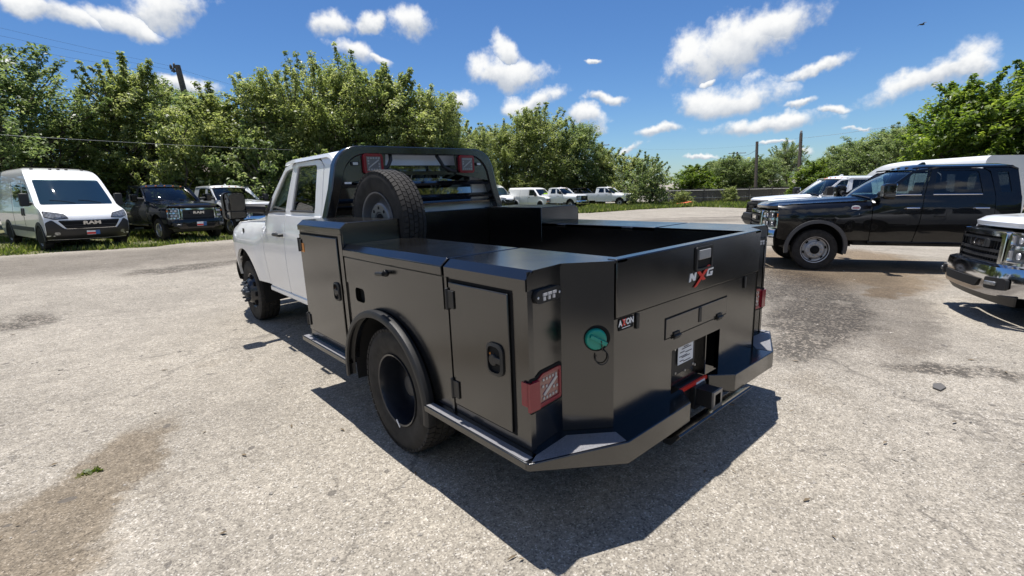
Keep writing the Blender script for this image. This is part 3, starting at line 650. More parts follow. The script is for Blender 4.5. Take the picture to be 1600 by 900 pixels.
    if P.get('bed'):
        ye = -wb - 1.15; pts = [(cr - .03, .62)] + [(-wb + .52, .62)] + arch(.50, -wb, .45, 20, 160) + [(-wb - .55, .62), (ye, .66), (ye, 1.36), (cr - .03, 1.385)]
        for s in (-1, 1):
            bs = panel(MB(), pts, lambda y, z, d: Vector((s * (w_side(-2, z) - d), y, z)), .12, .12, .06).build('bed_side', paint, root)
            MB().lathe([(0, .47), (.33 * s, .52)], 18, (s * .60, -wb, .44), 'x', 0, rad(-15), rad(195)).build('wheel_liner', DARK, bs)
        b_ = MB(); b_.box(-.90, .90, ye, ye + .05, .66, 1.36); b_.box(-.90, .90, cr - .07, cr - .03, .66, 1.36); b_.build('tailgate', paint, root)
        MB().box(-.88, .88, ye + .06, cr - .08, .72, .86).build('bed_floor', PLAST, root)
    R = P.get('R', .405); wk = P.get('wheel', 'alloy')
    for s in (-1, 1):
        wheel(root, s * (.835 if wk == 'front_dual' else .85), 0, s, wk, R, .235, near)
        if P.get('dual'):
            wheel(root, s * 1.115, -wb, s, P.get('rearwheel', 'dish'), R, .235, near); wheel(root, s * .80, -wb, -s, 'dish', R, .235, False)
        else: wheel(root, s * .84, -wb, s, wk, R, .235, False)

# ------------------------------------------------------------------ the service truck: white crew cab, satin black service body
T = thing('service_truck', 'white crew cab truck with satin black service body, red NXG letters and a rear hitch', 'truck')
OFF = Vector((0, 5.62, 0))
pickup(T, dict(paint=WHITE, trim=CHROME, near=True, wheel='front_dual', dual=True, rear_glass=TINT, bumper=CHROME, rocker=WHITE, wb=4.405))
OFF = Vector((0, 0, 0))
XL, ZB, ZF, ZC, ZT = 1.228, .462, 1.199, 1.246, 1.281
V2, V3 = (.982, .031), (.789, -.118); YT = -.118; XI = .700; YA, YF_ = 1.815, 2.66
for s in (-1, 1):
    q = lambda a, b: (min(s * a, s * b), max(s * a, s * b))
    # low box with its rear facets; the wheel arch is cut out of the skin
    foot = [(s * XL, 0.0), (s * V2[0], V2[1]), (s * V3[0], V3[1]), (s * (V3[0] + .004), V3[1] + .06), (s * XI, V3[1] + .08), (s * XI, YA - .003), (s * XL, YA - .003)]
    arc = [(1.305 + .508 * math.cos(rad(a)), .40 + .475 * math.sin(rad(a))) for a in np.linspace(172, 8, 26)]
    skin = [(.0, ZB), (.80, ZB)] + arc + [(1.812, ZB), (1.812, ZF - .004), (0, ZF - .004)]
    side_fn = lambda y, z, d, s=s: Vector((s * (XL - .012 - d), y, z))
    mb = MB(); hole = [rounded([(1.55, .905), (1.69, .905), (1.69, 1.0), (1.55, 1.0)], .035)]
    panel(mb, skin, side_fn, 0, 0, .03, hole)
    tp = [(p[0] * (1 - .0) if abs(p[0]) < XL else s * (XL - .012), p[1]) for p in foot]
    n = len(tp)
    for i in (0, 1, 2, 3, 4):                                  # rear facets and the inner wall
        a, b = tp[i], tp[(i + 1) % n]; mb.add([(a[0], a[1], ZB), (b[0], b[1], ZB), (b[0], b[1], ZT - .004), (a[0], a[1], ZT - .004)], [(0, 1, 2, 3)])
    mb.add([(s * (XL - .012), 0, ZF - .004), (s * (XL - .012), 0, ZC), (s * 1.185, 0.005, ZT - .004)], [(0, 1, 2)])
    body = mb.build('side_box', BLK, T)
    MB().box(*q(XI - .02, 1.20), .05, .74, ZB + .012, ZB + .03).build('box_floor', BLK, body)
    MB().lathe([(0, .50), (.45 * s, .515)], 26, (s * .76, 1.30, .40), 'x', 0, rad(-10), rad(190)).build('wheel_liner', DARK, body)
    MB().prism(rrect(1.54, 1.70, .895, 1.01, .035), 'x', *q(1.17, 1.18)).build('fuel_pocket', SEAM, body)
    # lid over the front of the low box, fixed top over the rear
    for y0, y1, nm in ((.612, YA - .006, 'box_lid'), (None, .584, 'box_top')):
        mb = MB()
        if nm == 'box_lid':
            sec = [(XL, ZF), (XL, ZC), (1.183, ZT), (XI, ZT), (XI, ZT - .03), (XL - .03, ZT - .03), (XL - .03, ZF)]
            mb.prism([(s * x, z) for x, z in sec], 'y', y0, y1); L_ = mb.build(nm, BLK, T, .004)
            for yh in (.85, 1.55): MB().box(*q(XI - .025, XI - .001), yh - .05, yh + .05, ZT - .028, ZT - .004).build('hinge', BLK, L_, .003)
        else:
            pl = [(s * 1.183, -.004), (s * (V2[0]), V2[1] - .006), (s * V3[0], V3[1] - .006), (s * XI, V3[1] - .006), (s * XI, y1), (s * 1.183, y1)]
            mb.prism(pl, 'z', ZT - .012, ZT)
            mb.add([(s * 1.183, -.004, ZT), (s * 1.183, y1, ZT), (s * XL, y1, ZC), (s * XL, -.002, ZC)], [(0, 1, 2, 3)]); mb.box(*q(XL - .004, XL), -.002, y1, ZF, ZC)
            mb.add([(s * XL, y1, ZF), (s * XL, y1, ZC), (s * 1.183, y1, ZT), (s * 1.15, y1, ZT - .03), (s * 1.15, y1, ZF)], [(0, 1, 2, 3, 4)]); mb.build(nm, BLK, T)
    # drop-down panel line, posts
    dp = MB(); panel(dp, [(.612, 1.022), (1.80, 1.022), (1.80, 1.192), (.612, 1.192)], lambda y, z, d, s=s: Vector((s * (XL - .006 - d), y, z)), 0, 0, .012); dpo = dp.build('drop_panel', BLK, T)
    th = MB(); th.lathe([(0, .022), (.012 * s, .02), (.014 * s, 0)], 14, (s * (XL - .006), 1.215, 1.145)); th.tube([(s * (XL + .004), 1.215, 1.145), (s * (XL + .03), 1.215, 1.145)], .010, 8); th.tube([(s * (XL + .032), 1.17, 1.150), (s * (XL + .032), 1.26, 1.142)], .013, 8); th.build('t_handle', BLK2, dpo)
    MB().box(*q(XL - .0115, XL - .004), .572, .590, ZB, ZF - .006).build('box_post', BLK, body)
    # doors
    for nm, y0, y1, z0, z1, ly, lz, small in (('rear_box_door', .105, .545, .535, 1.175, .20, .862, False), ('front_box_door', 1.885, 2.625, .530, 1.315, 1.955, .935, True)):
        SEAMD = MB().box(*q(XL - .012, XL - .0105 + (.0 if not small else 0)), y0 - .014, y1 + .014, z0 - .014, z1 + .014); sd = SEAMD.build('door_gasket', SEAM, body)
        dr = MB().box(*q(XL - .010, XL + .006), y0, y1, z0, z1).build(nm, BLK, T, .004)
        hy = y1 - .012
        for hz in (z1 - .085, z0 + .085):
            h = MB(); h.tube([(s * (XL + .012), hy + .02, hz - .055), (s * (XL + .012), hy + .02, hz + .055)], .009, 8); h.box(*q(XL + .0062, XL + .014), hy - .035, hy + .02, hz - .045, hz + .045); h.box(*q(XL - .002, XL + .012), hy + .02, hy + .026, hz - .055, hz + .055); h.build('hinge', BLK2, dr, .002)
        lw, lh = (.115, .155) if not small else (.10, .135)
        lt = MB(); oo = rounded([(ly - lw / 2, lz - lh / 2), (ly + lw / 2, lz - lh / 2), (ly + lw / 2, lz + lh / 2), (ly - lw / 2, lz + lh / 2)], lw * .38, 6); ii = [((p[0] - ly) * .76 + ly, (p[1] - lz) * .80 + lz) for p in oo]
        xo = XL + .006
        nn = len(oo); V = []
        for k, (pts_, xx) in enumerate(((oo, xo), (oo, xo + .008), (ii, xo + .013), (ii, xo - .004))): V += [(s * xx, p[0], p[1]) for p in pts_]
        lt.add(V, [(j * nn + i, j * nn + (i + 1) % nn, (j + 1) * nn + (i + 1) % nn, (j + 1) * nn + i) for j in range(3) for i in range(nn)]); lto = lt.build('paddle_latch', BLK2, dr)
        MB().prism(ii, 'x', *q(xo - .0045, xo + .0005)).build('latch_cup', SEAM, dr)
        pd = MB(); pd.obox((s * (xo + .008), ly - .022 * (1 if s < 0 else 1), lz), (.012, .05, .030), Matrix.Identity(3)); pd.lathe([(0, .03), (.012 * s, .026), (.013 * s, 0)], 16, (s * xo, ly + .012, lz - .004)); pd.build('latch_paddle', BLK2, dr, .003)
        mk = MB()
        for a in (.6, -.6): mk.obox((s * (xo + .0015), ly + .024, lz), (.002, .010, .056), Matrix.Rotation(a, 3, 'X'))
        mk.build('latch_emblem', ORG if not small else AMBER, dr)
    # tall front box
    sec = [(XL, 1.345), (XL, 1.385), (1.180, 1.424), (XI, 1.424), (XI, ZB), (XL - .012, ZB), (XL - .012, 1.345)]
    tb = MB().prism([(s * x, z) for x, z in sec], 'y', YA, YF_).build('tall_box', BLK, T, .004)
    MB().box(*q(XL - .012, XL - .002), YA + .0, YA + .050, ZB, 1.343).build('box_post', BLK, tb)
    if s < 0:
        MB().box(-XL - .0085, -XL - .0062, 2.535, 2.60, 1.175, 1.245).build('orange_tag', ORG, T)
    # steps along the sides
    for y0, y1 in ((-.03, .79), (1.822, 2.70)):
        st = MB().box(*q(XL - .03, 1.283), y0, y1, .428, .464).build('side_step', BLK, T, .004); MB().box(*q(XL + .004, 1.276), y0 + .01, y1 - .01, .4645, .4665).build('step_tread', GRIT, st)
    # wheel flare
    fl = MB(); rows = []
    secf = [(0, .0), (.004, .022), (.030, .030), (.055, .026), (.066, .010), (.064, -.014), (.052, -.018), (.048, .004), (.02, .010), (0, -.005)]
    A = np.linspace(-6, 188, 40)
    for a in A:
        c_, s__ = math.cos(rad(a)), math.sin(rad(a))
        for o, r_ in secf: rows.append((s * (XL - .010 + o), 1.305 + (.515 + r_) * c_, .40 + (.475 + r_) * s__))
    m_ = len(secf); fl.add(rows, [(i * m_ + j, i * m_ + (j + 1) % m_, (i + 1) * m_ + (j + 1) % m_, (i + 1) * m_ + j) for i in range(len(A) - 1) for j in range(m_)] + [tuple(range(m_)), tuple((len(A) - 1) * m_ + j for j in range(m_))]); fl.build('wheel_flare', BLK2, T, 0, 40)
    # corner lamps: both boxes carry the same set
    d1 = Vector((s * (V2[0] - XL), V2[1], 0)).normalized(); d1n = Vector((0, -1, 0)) + Vector((s * .12, 0, 0)); d1n = (d1n - d1 * d1n.dot(d1)).normalized()
    def fac(t, z, out): p = Vector((s * (XL - .012), 0, 0)) + d1 * t + d1n * out; return Vector((p.x, p.y, z))
    tl = MB(); ol = rounded([(.01, .665), (.215, .665), (.215, .818), (.075, .818), (.05, .802), (.01, .802)], [.0, .015, .015, .015, .01, 0], 3)
    il = rounded([(.058, .684), (.200, .684), (.200, .803), (.082, .803), (.058, .785)], .008, 3)
    n1, n2_ = len(ol), len(il)
    panel(tl, ol, lambda t, z, d: fac(t, z, .010 - d), .05, .05, .010, [il]); tl.box(*q(XL - .008, XL + .001), .0, .040, .69, .798); tl.box(*q(XL - .06, XL + .001), -.014, .002, .668, .7985); tlo = tl.build('tail_lamp', LENSR, T, .003)
    gt = MB(); panel(gt, il, lambda t, z, d: fac(t, z, .0065 - d), 0, 0, 0); gt.build('lamp_face', LENSD, tlo)
    bl = MB(); panel(bl, rounded([(-.004, .652), (.228, .652), (.228, .831), (.07, .831), (.045, .815), (-.004, .815)], .012, 3), lambda t, z, d: fac(t, z, .004 - d), 0, 0, .008); bl.build('lamp_gasket', SEAM, tlo)
    led = MB(); Rl = d1.to_track_quat('X', 'Z').to_matrix()
    for t, z in [(.085 + k * .023, zz) for k in range(5) for zz in (.787, .700)] + [(.080, .757), (.106, .752), (.160, .733), (.184, .730)]:
        led.obox(fac(t, z, .0075), (.011, .004, .0115), Rl)
    V = [fac(t, z, o) for o in (.006, .010) for t, z in ((.080, .720), (.092, .709), (.188, .770), (.176, .782))]; led.add(V, [(0, 1, 2, 3), (4, 5, 6, 7), (0, 1, 5, 4), (1, 2, 6, 5), (2, 3, 7, 6), (3, 0, 4, 7)]); tag(led.build('lamp_leds', LEDD, tlo), kind='stuff')
    wl = MB(); panel(wl, rounded([(.035, 1.135), (.215, 1.135), (.215, 1.192), (.035, 1.192)], .027, 5), lambda t, z, d: fac(t, z, .020 - d), .03, 0, .02); wo = wl.build('work_light', BLK2, T)
    w2 = MB()
    for k in range(3):
        w2.obox(fac(.092 + k * .033, 1.171, .022), (.026, .006, .012), d1.to_track_quat('X', 'Z').to_matrix()); w2.obox(fac(.088 + k * .033, 1.154, .022), (.014, .006, .016), d1.to_track_quat('X', 'Z').to_matrix())
    for t in (.05, .20): w2.lathe([(-.022, .006), (-.024, 0)], 8, fac(t, 1.163, .0), 'y')
    w2.build('work_light_led', LEDW, wo)
# fuel filler on the left angled corner
d2 = Vector((-V3[0] + V2[0], V3[1] - V2[1], 0)).normalized(); d2n = Vector((-d2.y, d2.x, 0)); d2n = -d2n if d2n.y > 0 else d2n
fc = Vector((-V2[0], V2[1], .926)) + d2 * .165
Rf = Matrix((d2, d2n, Vector((0, 0, 1)))).transposed()
def ring(mb, prof, n, c, R, mi=0):
    t = MB().lathe(prof, n, (0, 0, 0), 'y'); mb.add([Vector(c) + R @ Vector(p) for p in t.v], t.f, mi)
fz = MB(); ring(fz, [(.001, .062), (.004, .060), (.0045, 0)], 28, fc, Rf); fo_ = fz.build('filler_recess', SEAM, T)
cp = MB(); ring(cp, [(.005, .050), (.020, .049), (.026, .043), (.027, 0)], 28, fc + d2 * -.008, Rf); cp.obox(fc + d2n * .033, (.085, .014, .018), Rf @ Matrix.Rotation(.5, 3, 'Y')); cp.build('fuel_cap', TEAL, fo_, .002)
tp_ = [fc + d2 * (.0 + .045 * math.sin(t)) + Vector((0, 0, -.085 + .052 * -math.cos(t))) + d2n * .012 for t in np.linspace(-2.2, 2.2, 14)]
tth = MB().tube([fc + d2n * .04 + d2 * .01] + [fc + d2n * .03 + d2 * .018 + Vector((0, 0, -.05))] + [fc + d2n * .012 + d2 * (.02 + .03 * math.cos(t)) + Vector((0, 0, -.09 + .035 * math.sin(t))) for t in np.linspace(1.2, -3.6, 14)], .003, 6); tth.build('cap_tether', BLK2, fo_)
# tailgate end
lb = MB(); rec = [(-.265, .500), (.290, .500), (.290, .722), (-.265, .722)]
panel(lb, [(-.789, ZB), (-.265, ZB), (-.265, .722), (.290, .722), (.290, ZB), (.789, ZB), (.789, 1.004), (-.789, 1.004)], lambda x, z, d: Vector((x, YT + .006 + d, z)), 0, 0, .03); lbo = lb.build('rear_panel', BLK, T)
rc = MB(); rc.box(-.265, .13, YT + .05, YT + .06, .47, .722); rc.box(.13, .29, YT + .13, YT + .14, .33, .722); rc.box(-.75, .75, YT + .145, YT + .20, .34, .60); rc.box(.125, .135, YT + .012, YT + .13, .47, .722); rc.box(-.27, -.265, YT + .012, YT + .06, .47, .722); rc.box(.29, .295, YT + .012, YT + .14, .47, .722); rc.box(-.27, .295, YT + .012, YT + .14, .722, .728); rc.box(.205, .215, YT + .06, YT + .13, .48, .72); rc.build('plate_recess', BLK, lbo)
pb = MB(); pb.prism(rrect(-.205, .045, .545, .71, .012), 'y', YT + .038, YT + .046); pbo = pb.build('plate_bracket', BLK2, lbo)
sc_ = MB()
for x, z in ((-.175, .700), (.02, .705), (.055, .72), (-.165, .556), (.03, .560), (.055, .548), (-.06, .545), (-.235, .66), (-.235, .60)): ring(sc_, [(0, .009), (-.010, .008), (-.012, 0)], 8, (x, YT + .045, z), Matrix.Identity(3))
sc_.build('plate_screw', STEEL, pbo)
for x, z in ((.0, .735), (.035, .75), (.06, .752)): pass
pp = MB(); pp.box(-.158, .008, YT + .028, YT + .031, .603, .711); ppo = pp.build('paper_tag', PAPER, pbo)
ln = MB()
for i, (z, a, b) in enumerate(((.700, -.10, -.05), (.690, -.12, -.02), (.672, -.14, -.09), (.664, -.08, -.01), (.648, -.145, -.06), (.640, -.12, -.03), (.622, -.14, -.10), (.614, -.10, -.02))): ln.box(a, b, YT + .0265, YT + .0279, z - .0022, z + .0022)
ln.build('paper_print', INK, ppo)
fp = MB(); fp.box(-.338, .352, YT + .001, YT + .004, .808, .913); fpo = fp.build('access_flap', BLK, T, .002)
MB().box(-.345, .359, YT + .0042, YT + .0052, .801, .920).build('flap_gasket', SEAM, fpo)
MB().box(.005, .035, YT - .003, YT + .002, .825, .910).build('flap_latch', BLK2, fpo, .002)
for x in (-.235, .255):
    h = MB(); h.box(x - .03, x + .03, YT - .006, YT + .001, .788, .828); h.tube([(x - .032, YT - .008, .806), (x + .032, YT - .008, .806)], .008, 8); h.build('hinge', BLK2, fpo, .002)
tg = MB(); tg.box(-.776, .784, YT - .006, YT + .05, 1.012, ZT + .004); tgo = tg.build('tailgate', BLK, T, .005)
MB().box(-.789, .789, YT + .0065, YT + .012, 1.0042, 1.0115).build('tailgate_gap', SEAM, lbo)
for x in (-.600, .600): MB().box(x - .012, x + .012, YT - .004, YT + .006, .925, 1.000).build('hinge_pin', BLK2, lbo, .003)
la = MB(); panel(la, rrect(-.075, .110, 1.130, 1.262, .012), lambda x, z, d: Vector((x, YT - .016 + d, z)), 0, 0, .012, [rrect(-.060, .096, 1.142, 1.250, .008)]); lao = la.build('tailgate_latch', BLK2, tgo)
MB().box(-.060, .096, YT - .0075, YT - .0065, 1.142, 1.250).build('latch_cup', SEAM, tgo)
MB().prism([(YT - .022, 1.195), (YT - .022, 1.245), (YT - .008, 1.245), (YT - .008, 1.195), (YT - .014, 1.19)], 'x', -.052, .074).build('latch_paddle', mat('grey_plastic_paddle', (.33, .33, .33), .45), lao if False else tgo, .003)
em = MB(); ye = YT - .0072
def flat(pts, mi): em.prism(pts, 'y', ye - .003, ye, mi)
flat([(-.137, 1.080), (-.118, 1.082), (-.113, 1.105), (-.090, 1.081), (-.070, 1.083), (-.058, 1.126), (-.077, 1.124), (-.083, 1.103), (-.106, 1.126), (-.126, 1.125)], 0)
em.prism([(-.052, 1.126), (-.022, 1.126), (.045, 1.072), (.012, 1.070)], 'y', ye - .003, ye, 1)
em.prism([(-.088, 1.043), (-.060, 1.045), (.092, 1.142), (.080, 1.150), (.060, 1.148)], 'y', ye - .0055, ye - .0031, 1)
flat([(.055, 1.086), (.120, 1.084), (.128, 1.108), (.098, 1.108), (.096, 1.099), (.108, 1.099), (.106, 1.095), (.075, 1.095), (.081, 1.117), (.132, 1.118), (.135, 1.128), (.068, 1.127)], 0)
em.build('tailgate_emblem', [WVIN, RED], tgo)
ax = MB(); ax.prism(rrect(-.748, -.634, .944, 1.001, .004), 'y', YT + .002, YT + .0045, 0)
Rz = Matrix.Rotation(math.pi / 2, 4, 'X')
add_text(ax, 'A TON', .040, .0004, Matrix.Translation((-.691, YT + .0012, .978)) @ Rz @ Matrix.Diagonal((.95, 1, 1, 1)), .0015, mi=1); add_text(ax, 'X', .046, .0004, Matrix.Translation((-.709, YT + .0008, .978)) @ Rz @ Matrix.Diagonal((.9, 1, 1, 1)), .0015, mi=2)
ax.box(-.725, -.66, YT + .0012, YT + .0018, .9525, .956, 1); ax.build('maker_sticker', [SEAM, WVIN, RED], lbo)
# bumper: two wrapped halves either side of the receiver
for s in (-1, 1):
    out = [(s * 1.283, -.031), (s * 1.276, -.05), (s * .832, -.236), (s * .266, -.232), (s * .150, -.122), (s * .150, -.100), (s * .76, -.100), (s * .95, .04), (s * 1.20, .005)]
    bot = {0: .428, 1: .428, 2: .352, 3: .352, 4: .352, 5: .352, 6: .352, 7: .40, 8: .428}
    n = len(out); mb = MB(); mb.add([(x, y, .464) for x, y in out] + [(x, y, bot[i]) for i, (x, y) in enumerate(out)], [tuple(range(n)), tuple(range(2 * n - 1, n - 1, -1))] + [(i, i + n, (i + 1) % n + n, (i + 1) % n) for i in range(n)])
    bo = mb.build('rear_bumper', BLK, T, .004)
    g_ = MB(); g_.add([(s * 1.262, -.045, .4655), (s * .832, -.224, .4655), (s * .80, -.14, .4655), (s * .985, .005, .4655), (s * 1.21, -.018, .4655)], [(0, 1, 2, 3, 4)]); g_.build('step_tread', GRIT, bo)
hc = MB(); oo = [(-.05, .330), (.05, .330), (.05, .430), (-.05, .430)]; ii = [(-.033, .347), (.033, .347), (.033, .413), (-.033, .413)]
cxh = .045
V = [(x + cxh, y, z) for y in (.1, -.225, -.232) for x, z in oo] + [(x + cxh, -.232, z) for x, z in ii] + [(x + cxh, .05, z) for x, z in ii]
hc.add(V, [(j * 4 + i, j * 4 + (i + 1) % 4, (j + 1) * 4 + (i + 1) % 4, (j + 1) * 4 + i) for j in range(4) for i in range(4)])
hco = hc.build('hitch_receiver', BLK2, T)
hr = MB(); rr_ = [(-.052, .328), (.052, .328), (.052, .432), (-.052, .432)]; panel(hr, rr_, lambda x, z, d: Vector((x + cxh, -.234 + d, z)), 0, 0, .012, [ii]); hr.build('receiver_collar', mat('worn_edge_grey', (.30, .28, .25), .5, .3), hco)
hb = MB(); hb.box(-.14, .14, -.095, -.02, .30, .462); hb.box(-.02, .11, -.13, -.09, .30, .44); hb.build('hitch_crossmember', BLK2, T, .004)
rl = MB(); rl.box(-.15, .15, -.112, -.0975, .440, .462, 0); rl.box(.02, .12, -.114, -.1125, .438, .452, 1); rl.build('warning_label', [RED, WVIN], hb and T)
cb = MB(); cb.prism([(-.205, .262), (-.262, .330), (-.252, .338), (-.19, .30), (-.16, .30), (-.16, .262)], 'x', -.415, .455); cbo = cb.build('tow_chain_bar', BLK, T, .003)
for x in (-.09, .16): MB().tube([(x, -.235, .318), (x + .035, -.262, .305), (x + .03, -.23, .30)], .008, 6).build('chain_loop', BLK2, cbo)
# front wall and floor of the bed
MB().box(-.69, .69, .06, 2.55, .60, .88).build('underbody', DARK, T)
fw = MB(); fw.box(-XI + .002, XI - .002, 2.60, YF_, .93, 1.418); fw.build('bed_front_wall', BLK, T, .004)
MB().box(-XI - .01, XI + .01, YT + .06, 2.60, .90, .93).build('bed_floor', BLK2, T)
# headache rack
HY = 2.735
def arch_pts(wb_, wt, z0, zk, zt, n=7):
    pts = [(-wb_, z0), (-wt - (wb_ - wt) * .55, zk)]
    for k in range(n + 1):
        t = k / n; a = (1 - t) ** 2; b = 2 * t * (1 - t); c = t * t
        pts.append((a * -(wt + .055) + b * -(wt - .01) + c * -(wt - .20), a * (zt - .16) + b * (zt + .004) + c * zt))
    return pts + [(-x, z) for x, z in reversed(pts)]
fr = MB(); outer = arch_pts(.985, .800, 1.40, 1.66, 2.018); inner = arch_pts(.905, .725, 1.40, 1.62, 1.948)
loop = outer + inner[::-1]; n = len(outer)
V = [(x, HY - .05, z) for x, z in outer] + [(x, HY - .05, z) for x, z in inner] + [(x, HY + .05, z) for x, z in outer] + [(x, HY + .05, z) for x, z in inner]
Fc = []
for i in range(n - 1): Fc += [(i, i + 1, n + i + 1, n + i), (2 * n + i, 2 * n + i + 1, 3 * n + i + 1, 3 * n + i), (i, i + 1, 2 * n + i + 1, 2 * n + i), (n + i, n + i + 1, 3 * n + i + 1, 3 * n + i)]
Fc += [(0, n, 3 * n, 2 * n), (n - 1, 2 * n - 1, 4 * n - 1, 3 * n - 1)]
fr.add(V, Fc); fro = fr.build('headache_rack', BLK, T, .010)
for s in (-1, 1):
    gp = MB(); pl = [(s * .845, 1.60), (s * .80, 1.70), (s * .395, 1.765), (s * .375, 1.955), (s * .70, 1.955), (s * .79, 1.87)]
    gp.prism(pl, 'y', HY - .035, HY - .027); gp.build('lamp_plate', BLK, fro)
    lm = MB(); panel(lm, rrect(s * .51 - .092, s * .51 + .092, 1.778, 1.950, .03), lambda x, z, d: Vector((x, HY - .066 + d, z)), 0, 0, .03, [rrect(s * .51 - .066, s * .51 + .066, 1.802, 1.925, .01)]); lmo = lm.build('rack_lamp', LENSR, fro, .003)
    MB().box(s * .51 - .066, s * .51 + .066, HY - .068, HY - .066, 1.802, 1.925).build('lamp_face', LEDG, lmo)
    ld = MB()
    for x_, z_ in [(-.050 + k * .025, zz) for k in range(5) for zz in (1.815, 1.912)] + [(-.05, 1.888), (-.05, 1.865), (.05, 1.862), (.05, 1.84)]: ld.box(s * .51 + x_ - .007, s * .51 + x_ + .007, HY - .071, HY - .067, z_ - .007, z_ + .007)
    ld.add([(s * .51 + a, y, z) for y in (HY - .072, HY - .067) for a, z in ((-.054, 1.834), (-.047, 1.826), (.052, 1.894), (.045, 1.902))], [(0, 1, 2, 3), (4, 5, 6, 7), (0, 1, 5, 4), (1, 2, 6, 5), (2, 3, 7, 6), (3, 0, 4, 7)]); tag(ld.build('lamp_leds', LEDD, lmo), kind='stuff')
    ml = MB(); ml.prism(rrect(s * .672 - .036, s * .672 + .036, 1.850, 1.882, .012), 'y', HY - .048, HY - .036); mlo = ml.build('rack_marker_lamp', BLK2, fro); MB().prism(rrect(s * .672 - .022, s * .672 + .022, 1.855, 1.877, .005), 'y', HY - .052, HY - .048).build('marker_led', LEDW, mlo)
    cbp = [(s * .25 if s > 0 else -.30, HY - .02, 1.95)]
    x0 = -.31 if s < 0 else .19
    MB().tube([(x0, HY, 1.95), (x0 - .015 * -s, HY - .03, 1.90), (x0 + s * .05, HY - .04, 1.84), (x0 + s * .13, HY - .04, 1.80), (x0 + s * .20, HY - .03, 1.795)], .017, 8).build('lamp_cable', PLAST, fro)
for z, zh in ((1.685, .022), (1.625, .0), (1.555, .022), (1.495, .018)):
    if zh: 
        ww = .90 + (1.685 - z) * .25 - .02; b = MB(); b.prism([(HY - .03, z - zh), (HY - .045, z), (HY + .02, z + zh), (HY + .03, z)], 'x', -ww, ww); b.build('rack_louver', BLK, fro)
ld = MB(); ld.prism([(-.365, 1.765), (.365, 1.765), (.34, 1.80), (-.34, 1.80)], 'y', HY - .03, HY - .022); ld.prism([(-.87, 1.43), (-.50, 1.43), (-.45, 1.68), (-.83, 1.70)], 'y', HY + .0, HY + .008); ld.build('rack_screen', BLK, fro)
MB().box(-.785, -.725, HY - .052, HY - .046, 1.696, 1.712).build('rack_sticker', WVIN, fro)
for s in (-1, 1): MB().box(*sorted((s * .88, s * 1.01)), HY - .06, HY + .05, 1.385, 1.40).build('rack_foot', BLK, fro, .003)

wl_ = [o for o in T.children if o.name.startswith('wheel') and o.type == 'EMPTY' and o.location.x < -1 and o.location.y < 3]
if wl_: b = MB(); b.obox((-.1105, -.085, -.209), (.004, .055, .011), Matrix.Rotation(.39, 3, 'X')); b.v = [(p[0], p[1], p[2]) for p in b.v]; o_ = b.build('rim_sticker', WVIN, wl_[0]); o_.rotation_euler = (-wl_[0].rotation_euler.x + rad(24), 0, 0)
# spare wheel standing in the bed
SP = thing('spare_wheel', 'black spare wheel standing upright in the bed behind the headache rack', 'wheel', (-.695, 2.145, 1.332), (0, 0, rad(4)))
SP.scale = (.86, .97, .97)
SP.location.z = .932 + .402 + .062
obj_from('tyre', MESH[('tyre', .405, .235, True)], SP); t = obj_from('tread', MESH[('tread', .405, .235)], SP); t['kind'] = 'stuff'
obj_from('rim', shared(('rim', 'front_dual_spare'), lambda: mesh_only(MB().lathe([(-.105, .234), (-.112, .232), (-.108, .222), (-.09, .214), (-.02, .205), (.0, .19), (-.03, .165), (-.075, .145), (-.085, .13), (-.085, .075), (-.075, .065), (-.075, .0)], 40), 'rim', [mat('spare_rim_grey', (.20, .20, .205), .4, .5)])), SP)
hb_ = MB()
for k in range(8): a = k * math.pi / 4; hb_.lathe([(-.086, .014), (-.089, 0)], 8, (0, .105 * math.cos(a), .105 * math.sin(a)))
hb_.lathe([(-.078, .06), (-.079, 0)], 16); o = hb_.build('bolt_hole', SEAM, SP)
ca = MB().box(-.75, -.52, 2.0, 2.3, .93, .992).build('wheel_chock', BLK2, T)

